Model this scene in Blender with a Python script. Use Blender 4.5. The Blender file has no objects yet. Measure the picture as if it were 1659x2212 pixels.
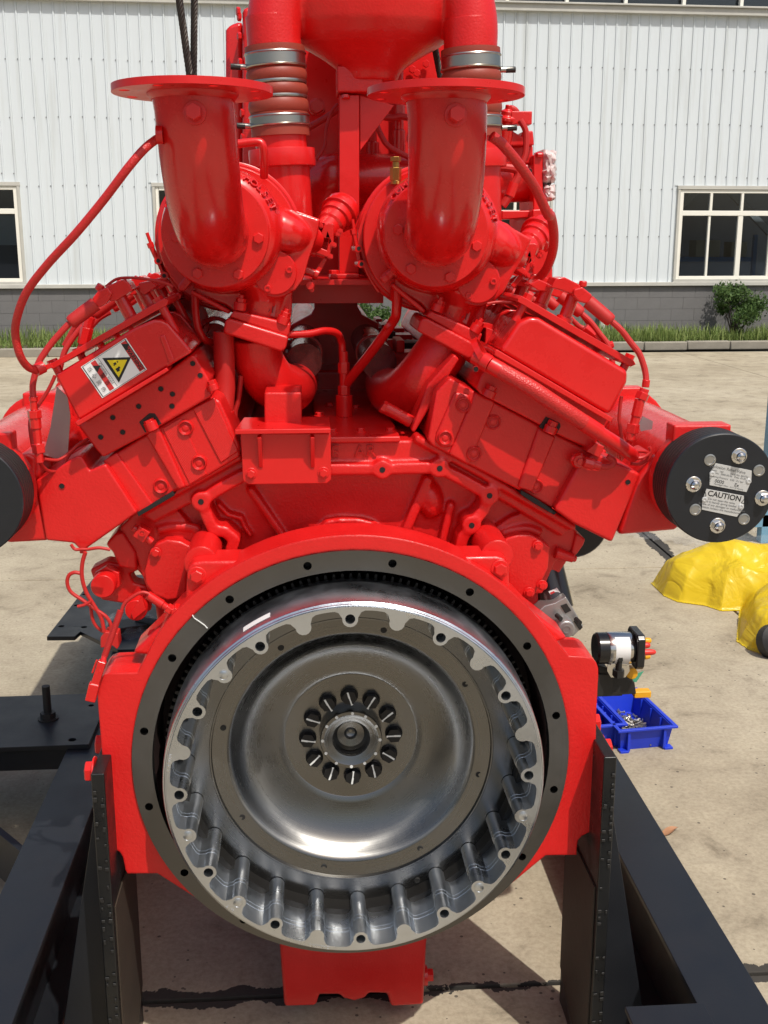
import bpy, bmesh, math, random
from mathutils import Vector, Matrix, Quaternion, noise
from mathutils.geometry import tessellate_polygon
random.seed(11)
PI = math.pi; R = math.radians
scene = bpy.context.scene
COL = scene.collection

# ------------------------------------------------------------------ camera, sky, sun, exposure
EYE = 1.77                       # camera height above the yard, metres
F_PX, PITCH, YAW = 2400.0, 0.23841, 0.0715
cam_data = bpy.data.cameras.new('camera')
cam = bpy.data.objects.new('camera', cam_data); COL.objects.link(cam)
cam_data.sensor_fit = 'VERTICAL'; cam_data.sensor_height = 24.0
cam_data.lens = 24.0 * F_PX / 2212.0
cam_data.clip_start = 0.05; cam_data.clip_end = 400
cam.location = (0, 0, EYE)
cam.rotation_euler = (PI / 2 - PITCH, 0, -YAW)
scene.camera = cam

SUN_DIR = Vector((0.29, -0.52, 1.0)).normalized()
world = bpy.data.worlds.new('World'); scene.world = world; world.use_nodes = True
wn = world.node_tree.nodes; wl = world.node_tree.links
sky = wn.new('ShaderNodeTexSky'); sky.sky_type = 'NISHITA'; sky.sun_disc = False
sky.sun_elevation = math.asin(SUN_DIR.z); sky.sun_rotation = math.atan2(SUN_DIR.x, SUN_DIR.y)
sky.dust_density = 4.0; sky.air_density = 1.2; sky.ozone_density = 1.0
bg = wn['Background']; bg.inputs['Strength'].default_value = 0.125
wl.new(sky.outputs['Color'], bg.inputs['Color'])
sun_data = bpy.data.lights.new('sun', 'SUN'); sun_data.energy = 3.8; sun_data.angle = R(0.6)
sun_data.color = (1.0, 0.955, 0.88)
sun = bpy.data.objects.new('sun', sun_data); COL.objects.link(sun)
sun.rotation_euler = SUN_DIR.to_track_quat('Z', 'Y').to_euler(); sun.location = (3, -4, 9)
scene.view_settings.view_transform = 'Standard'; scene.view_settings.look = 'None'
scene.view_settings.exposure = -0.12; scene.view_settings.gamma = 1.0
scene.view_settings.use_curve_mapping = False

# ------------------------------------------------------------------ measuring: a line of sight meets a real plane
def ray(px, py):
    dx = (px - 829.5) / F_PX; up = -(py - 1106) / F_PX
    y, z = math.cos(PITCH) + up * math.sin(PITCH), -math.sin(PITCH) + up * math.cos(PITCH)
    c, s = math.cos(YAW), math.sin(YAW)
    return Vector((c * dx + s * y, -s * dx + c * y, z))
def at(px, py, Y):
    r = ray(px, py); r = r * (Y / r.y); r.z += EYE; return r
def onz(px, py, z=0.0):
    r = ray(px, py); r = r * ((z - EYE) / r.z); r.z += EYE; return r
CR = {'C1': (219.4, 0, .3677), 'C2': (768, 0, .3307), 'C3': (274.3, 329.2, .3307), 'C4': (658.3, 329.2, .3637),
      'C5': (0, 548.6, .3307), 'C6': (438.9, 658.3, .3637), 'C7': (932.6, 548.6, .3307), 'C8': (1206.9, 329.2, .2725),
      'D1': (1097.2, 822.9, .3967), 'D2': (0, 1097.2, .2976), 'D3': (274.3, 1097.2, .3307), 'D4': (713.2, 1097.2, .3307),
      'D5': (329.2, 1645.8, .5622), 'D6': (0, 1481.2, .3303), 'D7': (1097.2, 1536.1, .3386), 'D8': (0, 0, .3472),
      'M': (0, 0, 1.0)}
def P(c, x, y, Y):
    o = CR[c]; return at(o[0] + x * o[2], o[1] + y * o[2], Y)
def G(c, x, y, z=0.0):
    o = CR[c]; return onz(o[0] + x * o[2], o[1] + y * o[2], z)
def PL(c, pts, Y):
    return [(v.x, v.z) for v in (P(c, x, y, Y) for x, y in pts)]

# ------------------------------------------------------------------ mesh builder
VERT = Matrix(((1, 0, 0, 0), (0, 0, 1, 0), (0, 1, 0, 0), (0, 0, 0, 1)))   # (u,v,w) -> x, z, +y
def frame(o, z, xh=None):
    z = Vector(z).normalized()
    if xh is None: xh = Vector((0, 0, 1)) if abs(z.z) < .9 else Vector((1, 0, 0))
    y = z.cross(Vector(xh)).normalized(); x = y.cross(z)
    m = Matrix((x, y, z)).transposed().to_4x4(); m.translation = Vector(o); return m
class MB:
    def __init__(s, T=None): s.v = []; s.f = []; s.m = []; s.T = T; s.mat = 0
    def add(s, vs, fs):
        n = len(s.v)
        s.v += [(s.T @ Vector(v)) if s.T else Vector(v) for v in vs]
        for f in fs: s.f.append([n + i for i in f]); s.m.append(s.mat)
    def prism(s, pts, w0, depth, M=VERT, holes=()):
        def area(p): return sum(p[i][0] * p[(i + 1) % len(p)][1] - p[(i + 1) % len(p)][0] * p[i][1] for i in range(len(p)))
        pts = [tuple(p) for p in pts]
        if area(pts) < 0: pts = pts[::-1]
        loops = [pts] + [list(h) if area(h) < 0 else list(h)[::-1] for h in holes]
        flat = [p for l in loops for p in l]; n = len(flat)
        vs = [M @ Vector((p[0], p[1], w0)) for p in flat] + [M @ Vector((p[0], p[1], w0 + depth)) for p in flat]
        fs = []
        if holes:
            tr = tessellate_polygon([[Vector((p[0], p[1], 0)) for p in l] for l in loops])
            for t in tr:
                a = area([flat[i] for i in t]); t = list(t)
                if abs(a) < 1e-12: continue
                if a < 0: t = t[::-1]
                fs.append(t); fs.append([n + i for i in t[::-1]])
        else:
            fs.append(list(range(n))); fs.append([n + i for i in range(n)][::-1])
        k = 0
        for l in loops:
            q = len(l)
            for i in range(q):
                a, b = k + i, k + (i + 1) % q
                fs.append([b, a, n + a, n + b])
            k += q
        s.add(vs, fs)
    def box(s, c, d, rot=None):
        c = Vector(c); h = Vector(d) / 2; vs = []
        for i in range(8):
            v = Vector((h.x * (1 if i & 1 else -1), h.y * (1 if i & 2 else -1), h.z * (1 if i & 4 else -1)))
            if rot is not None: v = rot @ v
            vs.append(c + v)
        s.add(vs, [(0, 2, 3, 1), (4, 5, 7, 6), (0, 1, 5, 4), (2, 6, 7, 3), (0, 4, 6, 2), (1, 3, 7, 5)])
    def bar(s, a, b, w, h, up=(0, 0, 1)):
        a, b = Vector(a), Vector(b); d = (b - a)
        x = d.normalized(); y = Vector(up).cross(x).normalized(); z = x.cross(y)
        s.box((a + b) / 2, (d.length, w, h), Matrix((x, y, z)).transposed())
    def lathe(s, M, prof, n=32, mult=None, caps=True):
        vs = []; fs = []
        k = len(prof)
        for i in range(n):
            t = 2 * PI * i / n; c, q = math.cos(t), math.sin(t); m = mult(t) if mult else 1
            for r, w in prof:
                mm = m if callable(mult) else 1
                vs.append(M @ Vector((r * mm * c, r * mm * q, w)))
        for i in range(n):
            j = (i + 1) % n
            for a in range(k - 1):
                if prof[a][0] == 0: fs.append([i * k + a, j * k + a + 1, i * k + a + 1][::-1])
                elif prof[a + 1][0] == 0: fs.append([i * k + a, j * k + a, i * k + a + 1][::-1])
                else: fs.append([i * k + a, i * k + a + 1, j * k + a + 1, j * k + a])
        # close open ends
        if caps and prof[0][0] > 0: fs.append([i * k for i in range(n)])
        if caps and prof[-1][0] > 0: fs.append([i * k + k - 1 for i in range(n)][::-1])
        s.add(vs, fs)
    def ring(s, M, prof, n=48):            # closed profile loop
        vs = []; fs = []; k = len(prof)
        for i in range(n):
            t = 2 * PI * i / n
            for r, w in prof: vs.append(M @ Vector((r * math.cos(t), r * math.sin(t), w)))
        for i in range(n):
            j = (i + 1) % n
            for a in range(k):
                b = (a + 1) % k; fs.append([i * k + a, i * k + b, j * k + b, j * k + a])
        s.add(vs, fs)
    def cyl(s, a, b, r0, r1=None, n=20):
        a, b = Vector(a), Vector(b); r1 = r0 if r1 is None else r1
        s.lathe(frame(a, b - a), [(r0, 0), (r1, (b - a).length)], n)
    def hexa(s, a, b, r): s.cyl(a, b, r, n=6)
    def tube(s, pts, r, n=12, sub=6, closed=False, caps=True):
        pts = [Vector(p) for p in pts]; rr = r if isinstance(r, (list, tuple)) else [r] * len(pts)
        if sub > 1 and len(pts) > 2:
            q = []; qr = []
            for i in range(len(pts) - 1):
                p0 = pts[max(i - 1, 0)]; p1 = pts[i]; p2 = pts[i + 1]; p3 = pts[min(i + 2, len(pts) - 1)]
                for k in range(sub):
                    t = k / sub
                    q.append(.5 * (2 * p1 + (p2 - p0) * t + (2 * p0 - 5 * p1 + 4 * p2 - p3) * t * t + (3 * p1 - p0 - 3 * p2 + p3) * t ** 3))
                    qr.append(rr[i] * (1 - t) + rr[i + 1] * t)
            q.append(pts[-1]); qr.append(rr[-1]); pts, rr = q, qr
        up = None; vs = []; L = len(pts)
        for i in range(L):
            d = (pts[min(i + 1, L - 1)] - pts[max(i - 1, 0)]).normalized()
            if up is None: up = Vector((0, 0, 1)) if abs(d.z) < .9 else Vector((1, 0, 0))
            x = (up - d * up.dot(d)).normalized(); up = x; y = d.cross(x)
            for k in range(n):
                t = 2 * PI * k / n; vs.append(pts[i] + (x * math.cos(t) + y * math.sin(t)) * rr[i])
        fs = []
        for i in range(L - 1):
            for k in range(n):
                j = (k + 1) % n; fs.append([i * n + k, i * n + j, (i + 1) * n + j, (i + 1) * n + k])
        if caps: fs.append(list(range(n))[::-1]); fs.append([(L - 1) * n + k for k in range(n)])
        s.add(vs, fs)
    def strip(s, pts, w, Y, depth, M=VERT):  # chain of flat bars with round joints, in the x-z plane
        for i, p in enumerate(pts):
            q = Vector(p); c = [(q.x + w / 2 * math.cos(a * PI / 8), q.y + w / 2 * math.sin(a * PI / 8)) for a in range(16)]
            s.prism(c, Y + .0006 * (i % 2) + .0003, depth, M)
            if i + 1 < len(pts):
                b = Vector(pts[i + 1]); d = (b - q).normalized(); nn = Vector((-d.y, d.x)) * w / 2
                s.prism([q + nn, b + nn, b - nn, q - nn], Y + .0009 + .0003 * (i % 3), depth, M)
def circ(x, z, r, n=16): return [(x + r * math.cos(2 * PI * i / n), z + r * math.sin(2 * PI * i / n)) for i in range(n)]
def pcirc(c, x, y, Y, r, n=16):
    v = P(c, x, y, Y); return circ(v.x, v.z, r, n)
def arc(cx, cz, r, a0, a1, n=24):
    return [(cx + r * math.cos(R(a0 + (a1 - a0) * i / n)), cz + r * math.sin(R(a0 + (a1 - a0) * i / n))) for i in range(n + 1)]

WM = {}
def link(o, parent=None, M=None):
    M = M or Matrix.Identity(4)
    COL.objects.link(o)
    while parent is not None and parent.parent is not None and parent.parent.parent is not None: parent = parent.parent
    if parent is not None:
        o.parent = parent; o.matrix_parent_inverse = WM[parent.name].inverted()
    o.matrix_basis = M; WM[o.name] = M.copy(); return o
def tag(o, label=None, cat=None, group=None, kind=None):
    for k, v in (('label', label), ('category', cat), ('group', group), ('kind', kind)):
        if v: o[k] = v
    return o
def mesh_of(name, mb, mats, smooth=35, bev=0, origin=True):
    me = bpy.data.meshes.new(name); bm = bmesh.new()
    c = Vector((0, 0, 0))
    if origin and mb.v:
        lo = Vector([min(v[i] for v in mb.v) for i in range(3)]); hi = Vector([max(v[i] for v in mb.v) for i in range(3)])
        c = (lo + hi) / 2; c.z = lo.z
    vs = [bm.verts.new(v - c) for v in mb.v]
    for f, m in zip(mb.f, mb.m):
        try: fa = bm.faces.new([vs[i] for i in f])
        except ValueError: continue
        fa.material_index = m; fa.smooth = True
    bmesh.ops.remove_doubles(bm, verts=bm.verts[:], dist=1e-6)
    bmesh.ops.dissolve_degenerate(bm, edges=bm.edges[:], dist=1e-6)
    bmesh.ops.recalc_face_normals(bm, faces=bm.faces[:])
    if not bev:
        lim = R(smooth)
        for e in bm.edges:
            if len(e.link_faces) != 2 or e.calc_face_angle(0) > lim: e.smooth = False
    bm.to_mesh(me); bm.free()
    for m in (mats if isinstance(mats, (list, tuple)) else [mats]): me.materials.append(m)
    return me, c
def obj(name, mb, mats, parent=None, bev=0, smooth=35, seg=2, ang=35):
    me, c = mesh_of(name, mb, mats, smooth, bev)
    o = bpy.data.objects.new(name, me); link(o, parent, Matrix.Translation(c))
    if bev:
        b = o.modifiers.new('bevel', 'BEVEL'); b.width = bev; b.segments = seg; b.limit_method = 'ANGLE'; b.angle_limit = R(ang); b.harden_normals = True
    return o
def cast(name, mb, m, parent=None, voxel=.0035, it=4):
    me, c = mesh_of(name, mb, m, 35)
    o = bpy.data.objects.new(name, me); link(o, parent, Matrix.Translation(c))
    r_ = o.modifiers.new('fuse', 'REMESH'); r_.mode = 'VOXEL'; r_.voxel_size = voxel; r_.use_smooth_shade = True
    s_ = o.modifiers.new('fillet', 'SMOOTH'); s_.iterations = it; s_.factor = .5
    return o
def thing(name, loc, label, cat, group=None, kind=None):
    o = bpy.data.objects.new(name, None); o.empty_display_size = .1
    link(o, None, Matrix.Translation(Vector(loc))); return tag(o, label, cat, group, kind)
def inst(name, me, M, parent=None): return link(bpy.data.objects.new(name, me), parent, M)
def text_mesh(body, size, mat, depth=0, bold=False, align='CENTER'):
    cu = bpy.data.curves.new('lettering', 'FONT'); cu.body = body; cu.size = size; cu.align_x = align; cu.align_y = 'CENTER'
    cu.extrude = depth; cu.resolution_u = 3
    if bold: cu.offset = size * .018
    o = bpy.data.objects.new('lettering', cu); COL.objects.link(o)
    dg = bpy.context.evaluated_depsgraph_get(); me = bpy.data.meshes.new_from_object(o.evaluated_get(dg))
    bpy.data.objects.remove(o); bpy.data.curves.remove(cu)
    me.materials.clear(); me.materials.append(mat); return me

# ------------------------------------------------------------------ materials
def mat(name, col, rough=.5, metal=0.0, spec=.5, bump=None, vary=0.0, vscale=8.0, coat=0.0, rvary=0.0, cells=None):
    m = bpy.data.materials.new(name); m.use_nodes = True; nt = m.node_tree; N = nt.nodes; L = nt.links
    b = N['Principled BSDF']; b.inputs['Base Color'].default_value = (*col, 1); b.inputs['Roughness'].default_value = rough
    b.inputs['Metallic'].default_value = metal; b.inputs['Specular IOR Level'].default_value = spec
    b.inputs['Coat Weight'].default_value = coat; b.inputs['Coat Roughness'].default_value = .12
    tc = N.new('ShaderNodeTexCoord')
    if vary or rvary:
        n = N.new('ShaderNodeTexNoise'); n.inputs['Scale'].default_value = vscale; n.inputs['Detail'].default_value = 6; n.inputs['Roughness'].default_value = .65
        L.new(tc.outputs['Object'], n.inputs['Vector'])
        if vary:
            mx = N.new('ShaderNodeMix'); mx.data_type = 'RGBA'
            mx.inputs['A'].default_value = (*[c * (1 - vary) for c in col], 1); mx.inputs['B'].default_value = (*[min(1, c * (1 + vary)) for c in col], 1)
            L.new(n.outputs['Fac'], mx.inputs['Factor']); L.new(mx.outputs['Result'], b.inputs['Base Color'])
        if rvary:
            mr = N.new('ShaderNodeMapRange'); mr.inputs['From Min'].default_value = .3; mr.inputs['From Max'].default_value = .7
            mr.inputs['To Min'].default_value = max(.02, rough - rvary); mr.inputs['To Max'].default_value = min(1, rough + rvary)
            L.new(n.outputs['Fac'], mr.inputs['Value']); L.new(mr.outputs['Result'], b.inputs['Roughness'])
    if bump:
        sc, st, dist = bump
        n2 = N.new('ShaderNodeTexNoise'); n2.inputs['Scale'].default_value = sc; n2.inputs['Detail'].default_value = 3
        bp = N.new('ShaderNodeBump'); bp.inputs['Strength'].default_value = st; bp.inputs['Distance'].default_value = dist
        L.new(tc.outputs['Object'], n2.inputs['Vector']); L.new(n2.outputs['Fac'], bp.inputs['Height']); L.new(bp.outputs['Normal'], b.inputs['Normal'])
    return m
RED = (.66, .0105, .0100)
def red_mat(name, rough, bump, soft, coat=0.0):
    m = mat(name, RED, rough, bump=bump, vary=.10, vscale=14, rvary=.08, coat=coat)
    nt = m.node_tree; N = nt.nodes; L = nt.links
    bp = [n for n in N if n.type == 'BUMP'][0]
    if soft:
        bv = N.new('ShaderNodeBevel'); bv.samples = 4; bv.inputs['Radius'].default_value = soft
        L.new(bv.outputs['Normal'], bp.inputs['Normal'])
    return m
red = red_mat('red_paint', .33, (60, .10, .004), 0, .15)
red_cast = red_mat('red_paint_on_casting', .36, (190, .55, .0014), .006, .12)
red_gloss = red_mat('red_gloss_paint', .27, (22, .09, .005), .0025, .35)
red_hose = mat('red_painted_rubber', (.50, .018, .015), .5, bump=(600, .3, .001))
rubber_red = mat('brown_red_silicone', (.30, .045, .025), .5, bump=(120, .15, .002), vary=.15)
steel_clamp = mat('clamp_steel', (.46, .44, .40), .3, 1.0)
black_paint = mat('black_paint', (.007, .0075, .008), .36, bump=(90, .12, .002), vary=.3, rvary=.12, vscale=20)
black_sat = mat('satin_black_plate', (.0115, .013, .0165), .40, bump=(150, .12, .001), vary=.2, rvary=.08)  # slight blue in the base colour stands in for sky reflection on the beams
black_soft = mat('black_rubber', (.016, .015, .014), .55, bump=(200, .2, .001))
brown_steel = mat('rust_brown_steel', (.045, .032, .022), .6, vary=.5, vscale=9, bump=(40, .3, .002))
rope_mat = mat('greased_wire_rope', (.05, .043, .036), .5, .6, vary=.4, vscale=60)
brass = mat('brass', (.45, .30, .09), .3, 1.0)
chrome = mat('bright_steel', (.72, .71, .69), .14, 1.0)
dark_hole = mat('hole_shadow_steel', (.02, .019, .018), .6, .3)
white_mark = mat('white_paint_mark', (.75, .75, .72), .6)
label_white = mat('label_white', (.80, .80, .79), .4)
label_black = mat('label_black', (.01, .01, .01), .5)
label_red = mat('label_red', (.55, .03, .03), .4)
label_yellow = mat('label_yellow', (.80, .62, .01), .4)
plate_alu = mat('data_plate_metal', (.62, .62, .61), .35, .35)
grey_ink = mat('grey_ink', (.12, .12, .12), .6)
def brushed(name, col, rough, metal, streak, scl=(1, 1, 1), aniso=0.0):
    m = mat(name, col, rough, metal, vary=.16, vscale=5, rvary=.07, bump=(420, .12, .0006))
    return m
steel_dark = brushed('machined_dark_steel', (.155, .150, .143), .40, 1.0, 0)
flywheel_steel = brushed('machined_flywheel', (.185, .182, .175), .27, 1.0, 0)
def turned(m, an):          # lathe-turned finish: highlights run across the turning marks
    N = m.node_tree.nodes; L = m.node_tree.links; t = N.new('ShaderNodeTangent'); t.direction_type = 'RADIAL'; t.axis = 'Y'
    b = N['Principled BSDF']; b.inputs['Anisotropic'].default_value = an; L.new(t.outputs['Tangent'], b.inputs['Tangent'])
    bp = [n for n in N if n.type == 'BUMP'][0]; tc = [n for n in N if n.type == 'TEX_COORD'][0]     # concentric tool marks
    sx = N.new('ShaderNodeVectorMath'); sx.operation = 'SUBTRACT'; sx.inputs[1].default_value = (.5, .5, .5); L.new(tc.outputs['Generated'], sx.inputs[0])
    mp = N.new('ShaderNodeVectorMath'); mp.operation = 'MULTIPLY'; mp.inputs[1].default_value = (1, 0, 1); L.new(sx.outputs[0], mp.inputs[0])
    ln = N.new('ShaderNodeVectorMath'); ln.operation = 'LENGTH'; L.new(mp.outputs[0], ln.inputs[0])
    cb = N.new('ShaderNodeCombineXYZ'); L.new(ln.outputs['Value'], cb.inputs['X'])
    nz = N.new('ShaderNodeTexNoise'); nz.inputs['Scale'].default_value = 160; nz.inputs['Detail'].default_value = 3; L.new(cb.outputs[0], nz.inputs['Vector'])
    L.new(nz.outputs['Fac'], bp.inputs['Height']); bp.inputs['Strength'].default_value = .10
    rr = [n for n in N if n.type == 'MAP_RANGE'][0]; ad = N.new('ShaderNodeMath'); ad.operation = 'MULTIPLY_ADD'; ad.inputs[1].default_value = .16; L.new(nz.outputs['Fac'], ad.inputs[0]); L.new(rr.outputs['Result'], ad.inputs[2])
    sb = N.new('ShaderNodeMath'); sb.operation = 'SUBTRACT'; sb.inputs[1].default_value = .08; L.new(ad.outputs[0], sb.inputs[0]); L.new(sb.outputs[0], b.inputs['Roughness'])
turned(flywheel_steel, .8); turned(steel_dark, .5)
gear_steel = mat('oiled_gear_steel', (.022, .02, .018), .5, .6)
alu_cast = mat('cast_aluminium', (.60, .635, .68), .32, 1.0, vary=.25, vscale=10, rvary=.1, bump=(260, .25, .001))
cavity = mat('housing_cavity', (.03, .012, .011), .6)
# ================================================================== the yard
def concrete_mat(tar=False):
    m = bpy.data.materials.new('yard_concrete'); m.use_nodes = True; nt = m.node_tree; N = nt.nodes; L = nt.links
    b = N['Principled BSDF']; b.inputs['Roughness'].default_value = .85; b.inputs['Specular IOR Level'].default_value = .25
    geo = N.new('ShaderNodeNewGeometry'); pos = geo.outputs['Position']
    def noise_(sc, det=5, rough=.6, dist=0):
        n = N.new('ShaderNodeTexNoise'); n.inputs['Scale'].default_value = sc; n.inputs['Detail'].default_value = det
        n.inputs['Roughness'].default_value = rough; n.inputs['Distortion'].default_value = dist; L.new(pos, n.inputs['Vector']); return n.outputs['Fac']
    def ramp(src, stops):
        r = N.new('ShaderNodeValToRGB'); e = r.color_ramp.elements
        e[0].position, e[0].color = stops[0][0], (*stops[0][1], 1); e[1].position, e[1].color = stops[-1][0], (*stops[-1][1], 1)
        for p, c in stops[1:-1]:
            k = e.new(p); k.color = (*c, 1)
        L.new(src, r.inputs['Fac']); return r.outputs['Color']
    def mix(a, bb, fac, mode='MIX'):
        x = N.new('ShaderNodeMix'); x.data_type = 'RGBA'; x.blend_type = mode
        for k, v in (('A', a), ('B', bb), ('Factor', fac)):
            if isinstance(v, (int, float)): x.inputs[k].default_value = v
            elif isinstance(v, tuple): x.inputs[k].default_value = (*v, 1)
            else: L.new(v, x.inputs[k])
        return x.outputs['Result']
    def math_(op, a, bb=None, clamp=False):
        x = N.new('ShaderNodeMath'); x.operation = op; x.use_clamp = clamp
        for i, v in enumerate((a, bb)):
            if v is None: continue
            if isinstance(v, (int, float)): x.inputs[i].default_value = v
            else: L.new(v, x.inputs[i])
        return x.outputs['Value']
    big = ramp(noise_(.55, 4), [(.33, (.315, .268, .192)), (.5, (.40, .347, .255)), (.68, (.465, .41, .31))])
    mid = ramp(noise_(4.5, 8, .72, .6), [(.30, (.58, .56, .54)), (.45, (.94, .93, .92)), (.62, (1.08, 1.08, 1.07))])
    c = mix(big, mid, 1.0, 'MULTIPLY')
    fine = ramp(noise_(70, 4, .7), [(.3, (.80, .79, .77)), (.6, (1.05, 1.05, 1.05))])
    c = mix(c, fine, 1.0, 'MULTIPLY')
    # exposed dark stones and pits
    vo = N.new('ShaderNodeTexVoronoi'); vo.inputs['Scale'].default_value = 38; vo.inputs['Randomness'].default_value = 1; L.new(pos, vo.inputs['Vector'])
    SEL = N.new('ShaderNodeSeparateColor'); L.new(vo.outputs['Color'], SEL.inputs['Color'])
    sp = math_('LESS_THAN', vo.outputs['Distance'], math_('MULTIPLY', SEL.outputs['Green'], .20))
    pres = math_('GREATER_THAN', noise_(2.2, 3), .44)
    sel = N.new('ShaderNodeSeparateColor'); L.new(vo.outputs['Color'], sel.inputs['Color'])
    sp = math_('MULTIPLY', math_('MULTIPLY', sp, pres), math_('GREATER_THAN', sel.outputs['Red'], .60))
    c = mix(c, (.075, .062, .05), math_('MULTIPLY', sp, .8))
    # oil drips
    oil = ramp(noise_(1.7, 6, .7, .4), [(.62, (0, 0, 0)), (.72, (.55, .55, .55))])
    c = mix(c, (.12, .10, .085), oil)
    xyz = N.new('ShaderNodeSeparateXYZ'); L.new(pos, xyz.inputs['Vector'])
    # spilled bitumen along two joints: a stain with a ragged outline
    wob = math_('SUBTRACT', noise_(5, 6, .7), .5); pat = noise_(1.6, 3)
    d1 = math_('ABSOLUTE', math_('ADD', math_('SUBTRACT', xyz.outputs['Y'], 2.345), math_('MULTIPLY', wob, .16)))
    w1 = math_('ADD', .012, math_('MULTIPLY', math_('SUBTRACT', pat, .42, True), .16))
    t1 = math_('LESS_THAN', d1, w1)
    d2 = math_('ABSOLUTE', math_('ADD', math_('SUBTRACT', xyz.outputs['X'], 2.10), math_('MULTIPLY', wob, .16)))
    t2 = math_('MULTIPLY', math_('LESS_THAN', d2, math_('MULTIPLY', pat, .10)), math_('LESS_THAN', math_('ABSOLUTE', math_('SUBTRACT', xyz.outputs['Y'], 6.7)), .95))
    c = mix(c, (.028, .027, .027), math_('MULTIPLY', math_('MAXIMUM', t1, t2), .93))
    L.new(c, b.inputs['Base Color'])
    bp = N.new('ShaderNodeBump'); bp.inputs['Strength'].default_value = .45; bp.inputs['Distance'].default_value = .004
    L.new(math_('ADD', noise_(45, 5, .7), math_('MULTIPLY', sp, -.6)), bp.inputs['Height']); L.new(bp.outputs['Normal'], b.inputs['Normal'])
    return m
concrete = concrete_mat()
joint_mat = mat('joint_filler', (.06, .055, .048), .9, vary=.4, vscale=6)
mb = MB(); mb.prism([(-150, -60), (150, -60), (150, 200), (-150, 200)], -.30, .27, Matrix.Identity(4))
ground = obj('ground', mb, joint_mat); tag(ground, kind='structure')
ys = [-9, -5.2, -1.2, 2.345, 5.85, 9.0, 12.12, 15.5, 18.1]; xs = [-14.4, -10.3, -6.2, -2.02, 2.10, 6.22, 10.4, 14.5]
for i in range(len(xs) - 1):
    for j in range(len(ys) - 1):
        mb = MB(); g = .006
        mb.prism([(xs[i] + g, ys[j] + g), (xs[i + 1] - g, ys[j] + g), (xs[i + 1] - g, ys[j + 1] - g), (xs[i] + g, ys[j + 1] - g)], -.028, .028, Matrix.Identity(4))
        obj('concrete_slab', mb, concrete, ground, bev=.004, seg=1)
far_conc = concrete
# ================================================================== the factory wall (its own frame: s along the wall, t out of it, z up)
WK = .038; wu = Vector((1, WK, 0)).normalized(); wn_ = Vector((wu.y, -wu.x, 0))       # wn_ points at the camera
W0 = Vector((0, 19.35, 0))
WALL = Matrix(((wu.x, 0, -wn_.x, W0.x), (wu.y, 0, -wn_.y, W0.y), (0, 1, 0, 0), (0, 0, 0, 1)))   # (s, z, depth into wall)
def WV(s, z, t=0): return W0 + wu * s + wn_ * t + Vector((0, 0, z))
clad = mat('white_cladding', (.685, .735, .76), .45, vary=.03, vscale=1.3)
# rain streaks and dust under the eaves, above the windows and at the foot of the sheets
def weather(m):
    nt = m.node_tree; N = nt.nodes; L = nt.links; b = N['Principled BSDF']
    src = b.inputs['Base Color'].links[0].from_socket
    tc = N.new('ShaderNodeNewGeometry'); mp = N.new('ShaderNodeMapping'); mp.inputs['Scale'].default_value = (7, 1, .35)
    L.new(tc.outputs['Position'], mp.inputs['Vector']); n = N.new('ShaderNodeTexNoise'); n.inputs['Scale'].default_value = 1.2; n.inputs['Detail'].default_value = 6
    L.new(mp.outputs['Vector'], n.inputs['Vector'])
    r = N.new('ShaderNodeValToRGB'); r.color_ramp.elements[0].position = .54; r.color_ramp.elements[0].color = (1, 1, 1, 1)
    r.color_ramp.elements[1].position = .78; r.color_ramp.elements[1].color = (.84, .83, .80, 1); L.new(n.outputs['Fac'], r.inputs['Fac'])
    x = N.new('ShaderNodeMix'); x.data_type = 'RGBA'; x.blend_type = 'MULTIPLY'; x.inputs['Factor'].default_value = 1
    L.new(src, x.inputs['A']); L.new(r.outputs['Color'], x.inputs['B']); L.new(x.outputs['Result'], b.inputs['Base Color'])
weather(clad)
block_mat = mat('grey_painted_block', (.165, .160, .158), .8, vary=.18, vscale=3, bump=(40, .4, .004))
frame_mat = mat('cream_window_frame', (.86, .84, .75), .45, vary=.04, vscale=4)
trim_mat = mat('weathered_trim', (.52, .51, .46), .6, vary=.2, vscale=3)
room_mat = mat('dark_interior', (.17, .185, .20), .9, vary=.4, vscale=1.2)
rack_blue = mat('blue_rack_paint', (.05, .20, .42), .5)
carton = mat('brown_carton', (.50, .42, .30), .85, vary=.15, vscale=5)
glass = bpy.data.materials.new('window_glass'); glass.use_nodes = True
_n = glass.node_tree.nodes; _l = glass.node_tree.links; _n.remove(_n['Principled BSDF'])
_t = _n.new('ShaderNodeBsdfTransparent'); _t.inputs['Color'].default_value = (.62, .68, .72, 1)
_g = _n.new('ShaderNodeBsdfGlossy'); _g.inputs['Roughness'].default_value = .03
_f = _n.new('ShaderNodeFresnel'); _f.inputs['IOR'].default_value = 1.75; _x = _n.new('ShaderNodeMixShader')
_l.new(_f.outputs['Fac'], _x.inputs['Fac']); _l.new(_t.outputs[0], _x.inputs[1]); _l.new(_g.outputs[0], _x.inputs[2]); _l.new(_x.outputs[0], _n['Material Output'].inputs['Surface'])

bld = thing('factory_building', WV(1.5, 0), 'long factory hall clad in white ribbed sheet above a low grey block wall', 'building')
SILL, EAVE, WTOP, WBOT = 1.05, 5.47, 2.65, 1.13
SA, SB = -8.6, 12.2
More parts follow.
